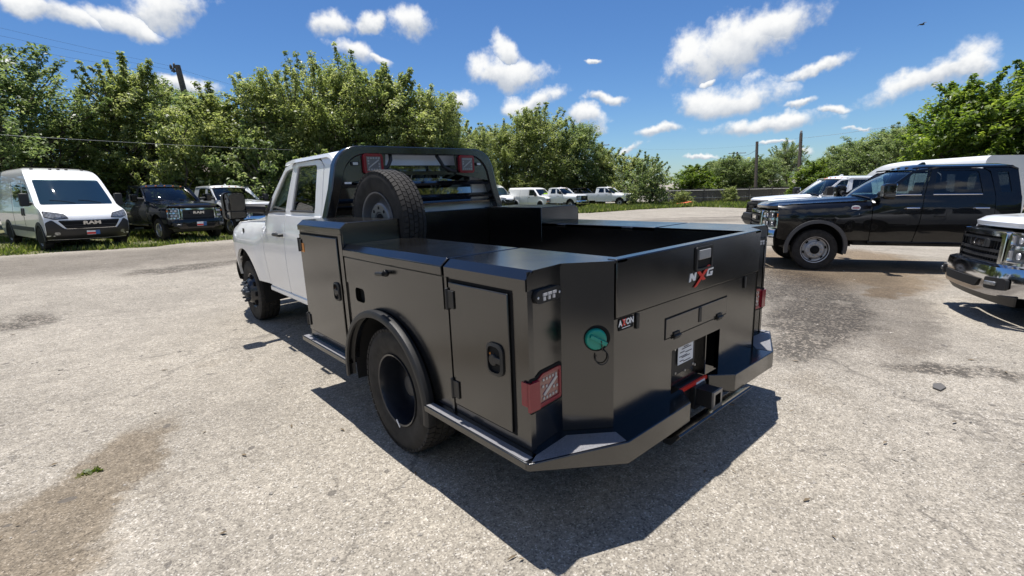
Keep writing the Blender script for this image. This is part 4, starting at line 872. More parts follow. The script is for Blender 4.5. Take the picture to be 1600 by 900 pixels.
# ------------------------------------------------------------------ vans
def van(root, P):
    paint = P['paint']; prof = P['prof']; hwp = P['hw']; yr = P['yr']; ztop = prof[-1][1]
    def pz(tab, z):
        z = max(tab[0][1], min(tab[-1][1], z))
        for (a, za), (b, zb) in zip(tab, tab[1:]):
            if z <= zb: t = (z - za) / (zb - za); return a + (b - a) * t
        return tab[-1][0]
    def prz(z): return pz(prof, z)
    def hw(z): return pz(hwp, z)
    def kk(z): return P['k0'] + (P['k1'] - P['k0']) * smooth01((z - .8) / 1.0)
    def front(x, z, out=0.):
        h = hw(z); return Vector((x, prz(z) - kk(z) * min(1.2, abs(x) / h) ** 2.6 + out, z + out * .4))
    def sd(s, y, z, out=0.): return Vector((s * (hw(z) + out), y, z))
    zs = [prof[0][1] + (ztop - prof[0][1]) * i / 34 for i in range(35)]
    mb = MB(); NX = 18; NS = 14; ringn = None; V = []
    for z in zs:
        h = hw(z); r = [front(h * (i / NX * 2 - 1), z) for i in range(NX + 1)]; y1 = r[0].y
        r += [sd(1, y1 + (yr - y1) * i / NS, z) for i in range(1, NS + 1)] + [sd(-1, yr + (y1 - yr) * i / NS, z) for i in range(NS)]
        ringn = len(r); V += r
    Fq = []
    for j in range(len(zs) - 1):
        for i in range(ringn): Fq.append((j * ringn + i, j * ringn + (i + 1) % ringn, (j + 1) * ringn + (i + 1) % ringn, (j + 1) * ringn + i))
    Fq.append(tuple((len(zs) - 1) * ringn + i for i in range(ringn))); mb.add(V, Fq); body = mb.build('van_body', paint, root, 0, 40)
    fpan = lambda out: (lambda x, z, d: front(x, z, out - d))
    def spn(s, out): return lambda y, z, d: sd(s, y, z, out - d)
    def cyc(s, out):      # outline given along the flank that may pass the front corner
        return lambda y, z, d: sd(s, y, z, out - d)
    w0, w1, ww0, ww1 = P['ws']
    panel(MB(), rounded([(-ww0, w0), (ww0, w0), (ww1, w1), (-ww1, w1)], .06), fpan(.008), .12, .08, .02).build('windshield', SHIELD if P.get('clear') else P['glass'], root)
    wp = MB()
    for xa in (-.55, .1): wp.tube([front(xa, w0 + .03, .02), front(xa + .3, w0 + .10, .02), front(xa + .55, w0 + .12, .02)], .009, 5)
    wp.build('wiper', PLAST, root)
    for nm, m, pts, out in P['front']:
        o = panel(MB(), pts, fpan(out), .12, .08, .02).build(nm, m, root)
    for s in (-1, 1):
        for nm, m, pts, out in P['side']:
            panel(MB(), pts, spn(s, out), .2, .12, .015).build(nm, m, root)
        mx = MB(); my, mz = P['mir']; a, b = sorted((s * (hw(mz) + .06), s * (hw(mz) + .27))); mx.prism(rrect(a, b, mz - .18, mz + .20, .05), 'y', my - .05, my + .09); mx.tube([(s * (hw(mz) - .05), my - .02, mz - .1), (s * (hw(mz) + .12), my, mz - .1)], .05, 8); mm = mx.build('mirror', PLAST, root, .02)
        MB().prism(rrect(a + .015, b - .015, mz - .16, mz + .18, .04), 'y', my - .056, my - .05).build('mirror_glass', MIRG, mm)
        for yw in (0, -P['wb']):
            fl = MB()
            A = np.linspace(-8, 188, 20)
            rows = [(s * (hw(.6) + o), yw + r_ * math.cos(rad(a)), .36 + r_ * math.sin(rad(a))) for a in A for o, r_ in ((.0, .50), (.022, .49), (.02, .40), (-.05, .40))]
            fl.add(rows, [(i * 4 + j, i * 4 + (j + 1) % 4, (i + 1) * 4 + (j + 1) % 4, (i + 1) * 4 + j) for i in range(19) for j in range(4)])
            dk = MB(); dk.prism([(yw + .40 * math.cos(rad(a)), .36 + .40 * math.sin(rad(a))) for a in np.linspace(-20, 200, 20)], 'x', *sorted((s * (hw(.6) - .35), s * (hw(.6) + .004)))); dk.build('wheel_well', SEAM, root)
            wheel(root, s * (hw(.6) - .10), yw, s, 'van_steel', .36, .225); fl.build('wheel_flare', P.get('flare', PLAST), root)
    MB().box(-.8, .8, yr + .1, .5, .28, prof[0][1] + .02).build('chassis', DARK, root)
    if P.get('text'):
        t, sz, z, col_ = P['text']; p = front(0, z, .03); tm = MB(); add_text(tm, t, sz, .008, Matrix.Translation(p) @ Matrix.Rotation(math.pi, 4, 'Z') @ Matrix.Rotation(math.pi / 2, 4, 'X') @ Matrix.Diagonal((1.6, 1, 1, 1)), .007); tm.build('grille_lettering', col_, root)
    if P.get('plate'):
        p = front(0, P['plate'], .03); pl = MB(); pl.box(-.155, .155, p.y - .012, p.y, p.z - .075, p.z + .075, 0); pl.box(-.155, -.05, p.y, p.y + .002, p.z - .075, p.z + .075, 1); pl.box(-.05, .155, p.y, p.y + .002, p.z - .065, p.z - .005, 2); pl.build('dealer_plate', [WVIN, BLUEV, RED], root)
    for x in P.get('markers', ()): c = front(x, ztop - .06, .0); MB().obox(c + Vector((0, .0, .012)), (.07, .09, .035), Matrix.Identity(3)).build('roof_marker', P.get('mkm', PLAST), root, .01)
DG = glass_mat('dark_van_glass', (.75, .95, 1.0), .25)
def hi_van(root, plate=None):
    prof = [(.78, .33), (.93, .45), (.985, .62), (.985, .80), (.94, 1.0), (.82, 1.14), (.55, 1.24), (.18, 1.33), (-.34, 1.78), (-.80, 2.16), (-.98, 2.28), (-1.25, 2.40), (-1.55, 2.47), (-1.95, 2.52)]
    hwp = [(.96, .33), (1.005, .55), (1.015, 1.1), (.99, 1.4), (.93, 2.1), (.90, 2.3), (.86, 2.42), (.78, 2.49), (.70, 2.52)]
    hl = lambda s: rounded([(s * .52, .97), (s * .60, 1.08), (s * .97, 1.16), (s * .985, 1.02), (s * .80, .94)][:: s], .03)
    front = [('bumper_cover', PLAST, rounded([(-.99, .34), (.99, .34), (1.0, .84), (.86, .92), (.62, .64), (-.62, .64), (-.86, .92), (-1.0, .84)], .05), .012),
             ('grille', SEAM, rounded([(-.58, .66), (.58, .66), (.74, .90), (-.74, .90)], .04), .010), ('lower_bumper', PLAST, rounded([(-.90, .36), (.90, .36), (.64, .655), (-.64, .655)], .04), .016),
             ('grille_bar', PLAST, [(-.62, .745), (.62, .745), (.63, .765), (-.63, .765)], .022), ('grille_bar', PLAST, [(-.60, .695), (.60, .695), (.61, .712), (-.61, .712)], .022), ('grille_bar', PLAST, [(-.68, .862), (.68, .862), (.69, .88), (-.69, .88)], .022),
             ('grille_trim', CHROME, [(-.60, .644), (.60, .644), (.60, .656), (-.60, .656)], .024)]
    for s in (-1, 1):
        front += [('headlight', LAMPW, hl(s), .014), ('headlight_bezel', SEAM, rounded([(s * .50, .955), (s * .58, 1.095), (s * .985, 1.18), (s * .99, 1.01), (s * .80, .925)][:: s], .03), .010),
                  ('fog_lamp', LAMPW, rrect(*sorted((s * .72, s * .84)), .47, .56, .045), .02)]
    side = [('front_door_glass', DG, rounded([(-.95, 1.30), (-.55, 1.32), (-.42, 1.42), (-.98, 2.00)][::-1] if False else [(-1.42, 1.32), (-.55, 1.32), (-.50, 1.40), (-1.02, 1.97), (-1.42, 2.0)], .05), .006),
            ('side_door_glass', DG, rrect(-2.72, -1.62, 1.28, 1.98, .06), .006), ('rear_side_glass', mat('van_blank_panel', (.74, .75, .77), .35, 0, .8), rrect(-4.6, -2.98, 1.36, 1.94, .08), -.002 + .006),
            ('rub_strip', PLAST, rrect(-3.4, -.62, .55, .68, .03), .012), ('door_seam', SEAM, [(-1.535, .50), (-1.520, .50), (-1.520, 2.10), (-1.535, 2.10)], .003), ('door_seam', SEAM, [(-2.90, .50), (-2.885, .50), (-2.885, 2.1), (-2.90, 2.1)], .003),
            ('door_handle', PLAST, rrect(-1.47, -1.38, 1.02, 1.26, .03), .02), ('door_handle', PLAST, rrect(-1.70, -1.61, 1.02, 1.26, .03), .02)]
    van(root, dict(paint=WHITE, prof=prof, hw=hwp, yr=-5.05, k0=.34, k1=.24, ws=(1.36, 2.12, .88, .80), glass=DG, front=front, side=side, mir=(-.42, 1.50), wb=3.9, text=('RAM', .13, .81, CHROME), plate=plate, markers=(-.62, -.2, 0, .2, .62), mkm=PLAST, clear=True))
def low_van(root):
    prof = [(.78, .38), (.90, .50), (.93, .80), (.90, 1.0), (.78, 1.10), (.35, 1.16), (-.10, 1.22), (-.50, 1.60), (-.86, 1.93), (-1.05, 2.02), (-1.4, 2.08)]
    hwp = [(.93, .38), (.99, .6), (.98, 1.2), (.86, 1.9), (.78, 2.03), (.68, 2.08)]
    front = [('front_bumper', CHROME, rounded([(-.95, .42), (.95, .42), (.95, .60), (-.95, .60)], .04), .03), ('grille', SEAM, rrect(-.55, .55, .64, .98, .03), .01), ('grille_bar', GRANITE, rrect(-.55, .55, .78, .86, .02), .02)]
    for s in (-1, 1): front += [('headlight', LAMPW, rrect(*sorted((s * .58, s * .90)), .76, .96, .02), .015), ('turn_signal', AMBER, rrect(*sorted((s * .58, s * .90)), .66, .74, .02), .015)]
    side = [('front_door_glass', DG, rounded([(-1.55, 1.30), (-.42, 1.30), (-.90, 1.84), (-1.55, 1.86)], .05), .006), ('door_seam', SEAM, [(-1.68, .5), (-1.665, .5), (-1.665, 1.95), (-1.68, 1.95)], .003), ('door_seam', SEAM, [(-2.85, .5), (-2.835, .5), (-2.835, 1.95), (-2.85, 1.95)], .003), ('door_handle', PLAST, rrect(-1.58, -1.42, 1.08, 1.14, .02), .02)]
    van(root, dict(paint=WHITE, prof=prof, hw=hwp, yr=-4.6, k0=.16, k1=.14, ws=(1.27, 1.90, .80, .70), glass=DG, front=front, side=side, mir=(-.55, 1.38), wb=3.43, flare=WHITE, text=None))

# ------------------------------------------------------------------ the other parked vehicles
ROW_L, ROW_M, ROW_R = 'vehicles parked on the grass before the trees', 'work trucks and vans parked far down the lot', 'vehicles parked along the right side'
def park(name, label, cat, x, y, h, group, z=None):
    return thing(name, label, cat, (x, y, gh(x, y) if z is None else z), gtilt(x, y, h), group)
t = park('high_roof_van', 'white high roof cargo van with black bumper at the left edge, parked on grass', 'van', -2.447, 19.1, 193.2, ROW_L); hi_van(t, .53)
t = park('pickup_truck', 'black crew cab pickup with chrome grille between the white van and a silver pickup', 'pickup', .50, 20.05, 193.6, ROW_L)
pickup(t, dict(paint=NAVY, trim=CHROME, bumper=CARBLK, wheel='alloy', bed=True, wb=3.80, plate=True, mircap=CARBLK, markcol=AMBER))
t = park('pickup_truck', 'silver pickup with black towing mirrors, right of the black one at left', 'pickup', 2.95, 21.08, 195.2, ROW_L)
pickup(t, dict(paint=SILVER, trim=CHROME, wheel='alloy', bed=True, wb=3.80))
t = park('high_roof_van', 'white high roof van far down the lot, seen past the black rack', 'van', 30.9, 37.3, 182.5, ROW_M); hi_van(t)
t = park('cargo_van', 'white low roof cargo van with a lime sign behind its windshield', 'van', 33.1, 33.3, 182.3, ROW_M); low_van(t)
sg = MB().obox((-.15, -.22, 1.42), (.75, .02, .26), Matrix.Rotation(rad(-48), 3, 'X')); so2 = sg.build('windshield_sign', LIME, t)
t = park('pickup_truck', 'white crew cab pickup parked right beside the low white cargo van', 'pickup', 33.75, 29.94, 183.0, ROW_M); pickup(t, dict(paint=WHITE, wheel='truck_steel', bed=True, wb=4.3))
t = park('pickup_truck', 'dark grey pickup half hidden between two white pickups far away', 'pickup', 42.0, 34.2, 185.5, ROW_M); pickup(t, dict(paint=GRANITE, wheel='alloy', bed=True, wb=4.3))
t = park('pickup_truck', 'white crew cab pickup at the right end of the far row by the bushes', 'pickup', 40.3, 29.1, 188.8, ROW_M); pickup(t, dict(paint=WHITE, wheel='truck_steel', bed=True, wb=4.3, trim=PLAST2))
t = park('pickup_truck', 'glossy black crew cab truck with silver steel wheels and grey wheel flares', 'pickup', 9.09, 2.26, 32.0, ROW_R)
BR = t
pickup(t, dict(paint=CARBLK, trim=CHROME, wheel='truck_steel', flare=PLAST2, mega=.30, dual=True, near=True, rearwheel='truck_steel', markcol=PLAST, handle=CHROME, mircap=CARBLK, seal=CHROME))
bd = MB(); c = Vector((-w_side(-.62, 1.22) - .002, -.62, 1.22)); bd.lathe([(0, .001), (-.002, .075), (.0, .078)], 22, (0, 0, 0), 'x'); bd2 = MB(); bd2.add([Vector((c.x - .0 + p[0], c.y + p[1], c.z + p[2] * .62)) for p in bd.v], bd.f, 0); bd2.box(c.x - .004, c.x - .002, c.y - .055, c.y + .055, c.z - .012, c.z + .012, 1); bd2.build('fender_sticker', [WVIN, mat('sticker_pink', (.55, .12, .16), .5)], t)
bd = MB(); bd.box(c.x - .012, c.x - .004, -.72, -.58, 1.035, 1.045); bd.box(c.x - .014, c.x - .004, -.69, -.62, 1.05, 1.11); bd.build('fender_badge', CHROME, t, .003)
t = park('pickup_truck', 'white crew cab pickup mostly hidden behind the glossy black truck', 'pickup', 16.2, 5.3, 40.5, ROW_R); pickup(t, dict(paint=WHITE, trim=PLAST, bumper=PLAST, wheel='truck_steel', bed=True, wb=4.3, plain=True))
t = park('high_roof_van', 'long white high roof van behind the black truck and beneath the right hand trees', 'van', 30.6, 6.1, -40, ROW_R); hi_van(t); t.scale = (1, 1.5, 1.13)
t = park('pickup_truck', 'white pickup with big chrome grille cut off by the right edge, close to the camera', 'pickup', 6.0, -1.66, 23.5, ROW_R, -.28)
pickup(t, dict(paint=WHITE, trim=CHROME, wheel='truck_steel', bed=True, wb=4.3, near=True, plain=True))
t = park('pickup_truck', 'black crew cab pickup added outside the picture to darken the tailgate reflection', 'pickup', 5.3, -5.9, 20, ROW_R); pickup(t, dict(paint=CARBLK, trim=CHROME, wheel='truck_steel', bed=True, wb=4.3))  # unseen pickup, added so the tailgate top mirrors something dark
# badges on the front doors of the service truck
bg = MB(); x = -w_side(5.60 - 5.62, 1.20) - .003
bg.box(x - .004, x + .004, 5.50, 5.56, 1.17, 1.23); bg.box(x - .004, x + .004, 5.49, 5.62, 1.13, 1.145); bg.build('fender_badge', PLAST, T)

# ------------------------------------------------------------------ trees
def leaf_mesh(name, centres, radii, per, size, mat_, flat=.75, seed=0):
    """many small folded leaves scattered in clumps"""
    rng = np.random.default_rng(seed); C_ = np.repeat(np.array(centres), per, 0); R_ = np.repeat(np.array(radii), per); n = len(C_)
    d = rng.normal(size=(n, 3)); d /= np.linalg.norm(d, axis=1, keepdims=True); rr = rng.random(n) ** .45
    P = C_ + d * (rr * R_)[:, None] * np.array([1, 1, .72])
    nrm = d * .55 + rng.normal(size=(n, 3)) * .45 + np.array([0, 0, flat]); nrm /= np.linalg.norm(nrm, axis=1, keepdims=True)
    a = np.cross(nrm, rng.normal(size=(n, 3))); a /= np.linalg.norm(a, axis=1, keepdims=True); b = np.cross(nrm, a)
    s = size * rng.uniform(.6, 1.35, n)[:, None]
    V = np.empty((n, 4, 3)); V[:, 0] = P - a * s * .55; V[:, 1] = P + b * s * .30 + nrm * s * .10; V[:, 2] = P + a * s * .60 - nrm * s * .10; V[:, 3] = P - b * s * .30 + nrm * s * .10
    me = bpy.data.meshes.new(name); me.vertices.add(n * 4); me.vertices.foreach_set('co', V.astype(np.float32).ravel())
    me.loops.add(n * 4); me.polygons.add(n); me.loops.foreach_set('vertex_index', np.arange(n * 4, dtype=np.int32)); me.polygons.foreach_set('loop_start', np.arange(0, n * 4, 4, dtype=np.int32))
    me.update(calc_edges=True); at = me.attributes.new('tone', 'FLOAT', 'FACE')
    clump = np.repeat(rng.normal(0, .21, len(centres)), per); at.data.foreach_set('value', np.clip(.46 + clump + rng.normal(0, .16, n), 0, 1).astype(np.float32))
    me.materials.append(mat_); return me
def tree_kind(name, H, W, seed, mat_, nlobe=9, per=24, nclus=620, leaf=.17, z0=.22, trunk_r=.2, shoots=46, gap=.0):
    """crown and trunk meshes of a tree H tall, W wide"""
    r = random.Random(seed); lobes = []
    for i in range(nlobe):
        a = i * 2.4 + r.uniform(-.4, .4); t = (i + .5) / nlobe; z = H * (z0 + (.80 - z0) * t); q = math.sin(math.pi * min(1, .22 + .70 * t)) ** .7
        ro = W * .5 * q * r.uniform(.42, .70); lobes.append((Vector((ro * math.cos(a), ro * math.sin(a), z)), W * r.uniform(.17, .27)))
    lobes.append((Vector((r.uniform(-.3, .3), r.uniform(-.3, .3), H * .80)), W * .21))
    cen, rd_ = [], []
    for i in range(nclus):
        c, R_ = r.choice(lobes); d = Vector((r.gauss(0, 1), r.gauss(0, 1), r.gauss(.25, .9))).normalized(); k = R_ * r.uniform(.55, 1.08) if r.random() < .8 else R_ * r.uniform(.1, .6)
        p = c + Vector((d.x, d.y, d.z * .85)) * k
        if p.z < H * .06 or p.z > H * .98: continue
        cen.append(tuple(p)); rd_.append(W * r.uniform(.045, .085))
    tb = MB(); tips = []
    base = [Vector((0, 0, -.3)), Vector((r.uniform(-.1, .1), r.uniform(-.1, .1), H * .12)), Vector((r.uniform(-.25, .25), r.uniform(-.25, .25), H * .27))]
    tb.tube(base, [trunk_r * 1.25, trunk_r, trunk_r * .85], 9)
    for c, R_ in lobes:
        m = base[-1].lerp(c, .5) + Vector((r.uniform(-.3, .3), r.uniform(-.3, .3), r.uniform(-.1, .3))); tb.tube([base[-1] - Vector((0, 0, .1)), m, c, c + (c - m) * .45], [trunk_r * .55, trunk_r * .38, trunk_r * .2, .02], 6)
        for k in range(7):
            d = Vector((r.gauss(0, 1), r.gauss(0, 1), r.gauss(.35, .8))).normalized(); tb.tube([c.lerp(m, r.uniform(0, .5)), c + d * R_ * .55, c + d * R_ * 1.05 + Vector((0, 0, .1))], [trunk_r * .16, trunk_r * .1, .008], 5)
    for k in range(shoots):                              # long shoots that break the outline
        c, R_ = r.choice(lobes); d = Vector((r.gauss(0, 1), r.gauss(0, 1), abs(r.gauss(.8, .6)))).normalized(); p = c + d * R_ * .9; q = p + d * r.uniform(.35, .95) * W * .13 + Vector((0, 0, r.uniform(.1, .5) * W * .1))
        if q.z < H * .25: continue
        tb.tube([c + d * R_ * .5, p, q], [.03, .018, .006], 4)
        for j in range(4): cen.append(tuple(p.lerp(q, j / 3 + .05))); rd_.append(W * r.uniform(.018, .04))
    me = leaf_mesh(name + '_crown', cen, rd_, per, leaf, mat_, .95, seed); return me, mesh_only(tb, name + '_trunk', BARK, 40)
KIND = dict(
    big=tree_kind('spreading_tree', 8.5, 7.5, 11, LEAF_A, 12, 40, 1050, .135, .14, .24, 90),
    tall=tree_kind('upright_tree', 8.0, 5.5, 23, LEAF_A, 11, 38, 900, .13, .12, .20, 90),
    dark=tree_kind('dense_tree', 7.5, 6.5, 31, LEAF_B, 11, 38, 940, .125, .12, .22, 70),
    lean=tree_kind('open_tree', 8.0, 7.0, 47, LEAF_B, 10, 30, 680, .13, .34, .22, 80),
    bright=tree_kind('broad_leaf_tree', 8.0, 7.0, 59, LEAF_C, 12, 26, 920, .21, .10, .22, 60),
    bush=tree_kind('leafy_bush', 3.2, 3.6, 67, LEAF_A, 8, 20, 330, .12, .12, .07, 40),
    brush=tree_kind('dark_bush', 3.0, 4.0, 71, LEAF_B, 8, 20, 330, .12, .10, .07, 40))
TREES = 'trees and bushes around the lot'
def plant(kind, label, x, y, H, W, turn, cat='tree', name=None, group=TREES, z=None):
    h0, w0 = dict(big=(8.5, 7.5), tall=(8, 5.5), dark=(7.5, 6.5), lean=(8, 7), bright=(8, 7), bush=(3.2, 3.6), brush=(3, 4))[kind]
    nm = name or {'big': 'spreading_tree', 'tall': 'upright_tree', 'dark': 'dense_tree', 'lean': 'open_tree', 'bright': 'broad_leaf_tree', 'bush': 'bush', 'brush': 'bush'}[kind]
    t = thing(nm, label, cat, (x, y, (gh(x, y) if z is None else z) - .05), (0, 0, rad(turn)), group); t.scale = (W / w0, W / w0, H / h0)
    obj_from('crown', KIND[kind][0], t); obj_from('trunk', KIND[kind][1], t); return t
PL = [
 ('lean', 'open leaning tree above the white van at the left edge', -4.2, 27.0, 7.6, 7.6, 20), ('tall', 'round dark topped tree behind the right half of the white van', .1, 28.0, 7.9, 5.0, 70), ('lean', 'tree at the far left edge with its trunk showing past the van roof', -8.2, 29.0, 7.4, 7.5, 140),
 ('dark', 'low dark tree in the gap behind the white van', -2.2, 31.0, 5.6, 6.0, 15), ('bush', 'bright green sapling over the roof of the black pickup', 1.3, 25.4, 4.9, 3.6, 40, 'bush'), ('tall', 'tree right of the leaning wooden pole', 3.6, 27.2, 6.9, 5.6, 200), ('brush', 'leafy bush behind the silver pickup', 4.2, 24.6, 4.2, 4.4, 90, 'bush'),
 ('big', 'spreading tree above the white cab roof, left of the tallest one', 6.2, 26.2, 8.0, 6.6, 120), ('big', 'tallest tree, spiky crown behind the truck cab', 9.2, 25.2, 9.2, 6.6, 10), ('tall', 'tree behind the left end of the black rack', 11.0, 23.6, 8.3, 5.6, 60), ('big', 'tree with drooping right flank behind the black rack', 13.4, 23.6, 7.7, 5.8, 220),
 ('bush', 'low bush under the trees left of the cab', 6.6, 23.2, 3.6, 4.4, 10, 'bush'), ('brush', 'dark low bush hidden behind the cab windows', 9.0, 22.0, 3.4, 4.8, 50, 'bush'), ('bush', 'bush at the foot of the trees behind the rack', 13.8, 21.8, 3.8, 4.6, 130, 'bush'),
 ('tall', 'thin topped tree where the left mass of trees steps down', 17.9, 28.5, 7.7, 5.2, 300), ('big', 'pale tree left of the tall one behind the far white vans', 29.2, 40.0, 8.4, 6.2, 250), ('big', 'broad dark tree standing behind the far cargo van', 39.6, 40.6, 11.6, 10.6, 80), ('big', 'tree between the pale tree and the broad dark one in the far row', 35.0, 41.8, 9.6, 8.0, 15), ('dark', 'dark tree behind the far pickups', 43.8, 38.6, 10.0, 8.4, 30), ('tall', 'tree sloping down at the right end of the far pickups', 47.2, 37.0, 7.3, 5.8, 170),
 ('brush', 'round bush right of the far white pickup', 41.5, 26.9, 4.5, 5.4, 0, 'bush'), ('bush', 'bush with bare twigs beside the wooden fence', 44.6, 30.6, 5.6, 5.6, 200, 'bush'), ('bright', 'bright bush behind the left end of the wooden fence', 58.0, 30.5, 4.7, 7.0, 40, 'bush'), ('dark', 'round dark tree behind the fence beside the far pole', 61.5, 27.4, 5.9, 7.4, 100), ('dark', 'dark tree behind the fence right of the far pole', 66.0, 25.6, 5.6, 7.4, 10),
 ('bright', 'light green bush in front of the tall near pole', 51.0, 14.6, 4.2, 4.8, 70, 'bush'), ('lean', 'thin pale tree behind the fence right of the poles', 82.0, 28.0, 8.2, 6.4, 33), ('dark', 'dark wooded clump above the white hood', 58.0, 13.4, 6.2, 8.0, 160), ('dark', 'long dark tree left of the big right hand tree', 53.0, 9.6, 6.8, 8.8, 260), ('dark', 'dark tree just left of the bright right hand tree', 44.5, 6.6, 6.6, 6.4, 50),
 ('bright', 'big bright green tree over the long white van', 34.0, 2.6, 7.3, 6.4, 20), ('bright', 'taller bright green tree at the right edge', 34.5, -.4, 8.1, 7.4, 130), ('dark', 'dark tree between the two bright right hand trees', 36.5, -1.5, 8.4, 7.0, 240), ('bright', 'right hand tree beyond the frame edge', 34.0, -5.5, 8.2, 8.0, 320), ('bush', 'small bush growing through the wooden fence', 51.2, 22.9, 1.9, 2.2, 60, 'bush'), ('bush', 'young pale bush at the grass edge before the fence', 44.2, 24.6, 1.5, 2.6, 120, 'bush'),
]
for a in PL: plant(*a)
BK = [('dark', -14, 24, 8), ('big', -19, 17, 9), ('dark', -26, 9, 6), ('tall', -28, 1, 6), ('big', -27, -8, 6.5), ('dark', -19, -17, 9), ('big', -11, -23, 9), ('dark', -2, -26, 8.5), ('tall', 7, -26, 9), ('big', 16, -24, 9), ('dark', 25, -18, 9), ('bright', 32, -11, 9),
      ('dark', 3, 36, 8.5), ('dark', 10, 34, 8.5), ('dark', 17, 35, 8), ('dark', -7, 38, 8), ('dark', 24, 44, 8), ('dark', 33, 50, 8), ('dark', 47, 44, 6), ('dark', 75, 36, 6), ('dark', 72, 20, 5.5), ('dark', 68, 10, 6.5), ('dark', 62, 3, 7), ('dark', 50, -2, 8)]
for i, (k, x, y, H) in enumerate(BK):
    far = i > 11
    plant(k, 'tree of the dark second row standing well behind the others around the lot' if far else 'tree of the ring that closes the lot outside the picture', x, y, H, H * .98, i * 67, group='dark second row of trees' if far else 'trees outside the picture')
def far_woods():
    rng = random.Random(8); cen, rd_ = [], []
    for i in range(900):
        a = rng.uniform(-30, 215); R_ = rng.uniform(105, 150); x, y = R_ * math.cos(rad(a)), R_ * math.sin(rad(a)); h = 4.2 + 1.8 * math.sin(a * .31) + 1.2 * math.sin(a * .9)
        cen.append((x, y, gh(x, y) + rng.uniform(.3, h))); rd_.append(rng.uniform(1.3, 2.6))
    o = link('far_woods', leaf_mesh('far_woods', cen, rd_, 30, .9, LEAF_B, .5, 4)); tag(o, 'low dark line of distant woods all around', 'woods', None, 'stuff')
far_woods()

# ------------------------------------------------------------------ grass verge
def edge_left(x): return 17.85 + .45 * smooth01((x + 1.2) / 1.0) + .12 * math.sin(x * 1.9) + .08 * math.sin(x * 4.3 + 1) + (.35 * (x - .5) if x > .5 else 0) + (.10 * (-2 - x) if x < -2 else 0)
FAR_EDGE = [(16.5, 24.6), (22.0, 25.2), (27.0, 22.6), (30.3, 22.9), (34.5, 23.0), (38.0, 22.6), (41.5, 21.6), (40.0, 16.0), (38.5, 13.0)]
def verge():
    soil = mat('verge_soil_and_thatch', (.115, .115, .05), .95, var=.5, vscale=1.7, bump=1, bscale=18)
    mb = MB(); V, Fq = [], []
    xs = np.linspace(-30, 6, 73)
    for x in xs:
        y0 = edge_left(x)
        for j in range(9): y = y0 + j * 3; V.append((x, y, gh(x, y) + (.012 if j else .004)))
    Fq = [(i * 9 + j, (i + 1) * 9 + j, (i + 1) * 9 + j + 1, i * 9 + j + 1) for i in range(72) for j in range(8)]
    mb.add(V, Fq)
    e = []
    for (a, b) in zip(FAR_EDGE, FAR_EDGE[1:]):
        for k in range(6): t = k / 6; e.append((a[0] + (b[0] - a[0]) * t + random.uniform(-.1, .1), a[1] + (b[1] - a[1]) * t + random.uniform(-.15, .15)))
    V = []
    for x, y in e:
        d = Vector((x + 2.5, y + 1.4)).normalized()
        for j in range(7): px, py = x + d.x * j * 4, y + d.y * j * 4; V.append((px, py, gh(px, py) + (.02 if j else .006)))
    mb.add(V, [(i * 7 + j, i * 7 + j + 1, (i + 1) * 7 + j + 1, (i + 1) * 7 + j) for i in range(len(e) - 1) for j in range(6)])
    tag(mb.build('grass_verge', soil), 'soil and thatch under the grass at the edge of the lot', None, None, 'structure')
    rng = np.random.default_rng(12); P, hgt = [], []
    def keep(x, y): return True
    n = 17000; X = rng.uniform(-9, 5.5, n); D = rng.random(n) ** 1.6 * 9
    for x, d in zip(X, D):
        y = edge_left(x) - .12 + d; nz = math.sin(x * 2.1 + y) * math.sin(y * 1.7 - x * .8) + .5 * math.sin(x * 5.1) * math.sin(y * 4.7)
        if nz < -.15 and rng.random() < .75: continue
        P.append((x, y)); hgt.append(rng.uniform(.04, .13) * (1.2 + .5 * nz))
    m = 22000; T_ = rng.random(m) * (len(e) - 1.001); Q = rng.random(m) ** 1.5 * 16
    for t_, d in zip(T_, Q):
        i = int(t_); f_ = t_ - i; x = e[i][0] * (1 - f_) + e[i + 1][0] * f_; y = e[i][1] * (1 - f_) + e[i + 1][1] * f_; dd = Vector((x + 2.5, y + 1.4)).normalized(); x += dd.x * (d - .2); y += dd.y * (d - .2)
        P.append((x, y)); hgt.append(rng.uniform(.12, .34) * (1.15 + .4 * math.sin(x * .9) * math.sin(y * 1.1)))
    P = np.array(P); hgt = np.array(hgt); k = len(P); Z = np.array([gh(a, b) for a, b in P]); an = rng.random(k) * 6.283; ln = rng.normal(0, .35, (k, 2)) * hgt[:, None]
    wd = hgt * .16 + .008; V = np.empty((k, 3, 3)); dx, dy = np.cos(an) * wd, np.sin(an) * wd
    V[:, 0] = np.stack([P[:, 0] - dx, P[:, 1] - dy, Z], 1); V[:, 1] = np.stack([P[:, 0] + dx, P[:, 1] + dy, Z], 1); V[:, 2] = np.stack([P[:, 0] + ln[:, 0], P[:, 1] + ln[:, 1], Z + hgt], 1)
    me = bpy.data.meshes.new('grass'); me.from_pydata(V.reshape(-1, 3).tolist(), [], np.arange(k * 3).reshape(-1, 3).tolist()); at = me.attributes.new('tone', 'FLOAT', 'FACE'); at.data.foreach_set('value', np.clip(rng.normal(.45, .25, k), 0, 1).astype(np.float32)); me.materials.append(GRASSM)
    tag(link('grass', me), 'short uneven green grass along the edge of the lot', 'grass', None, 'stuff')
verge()

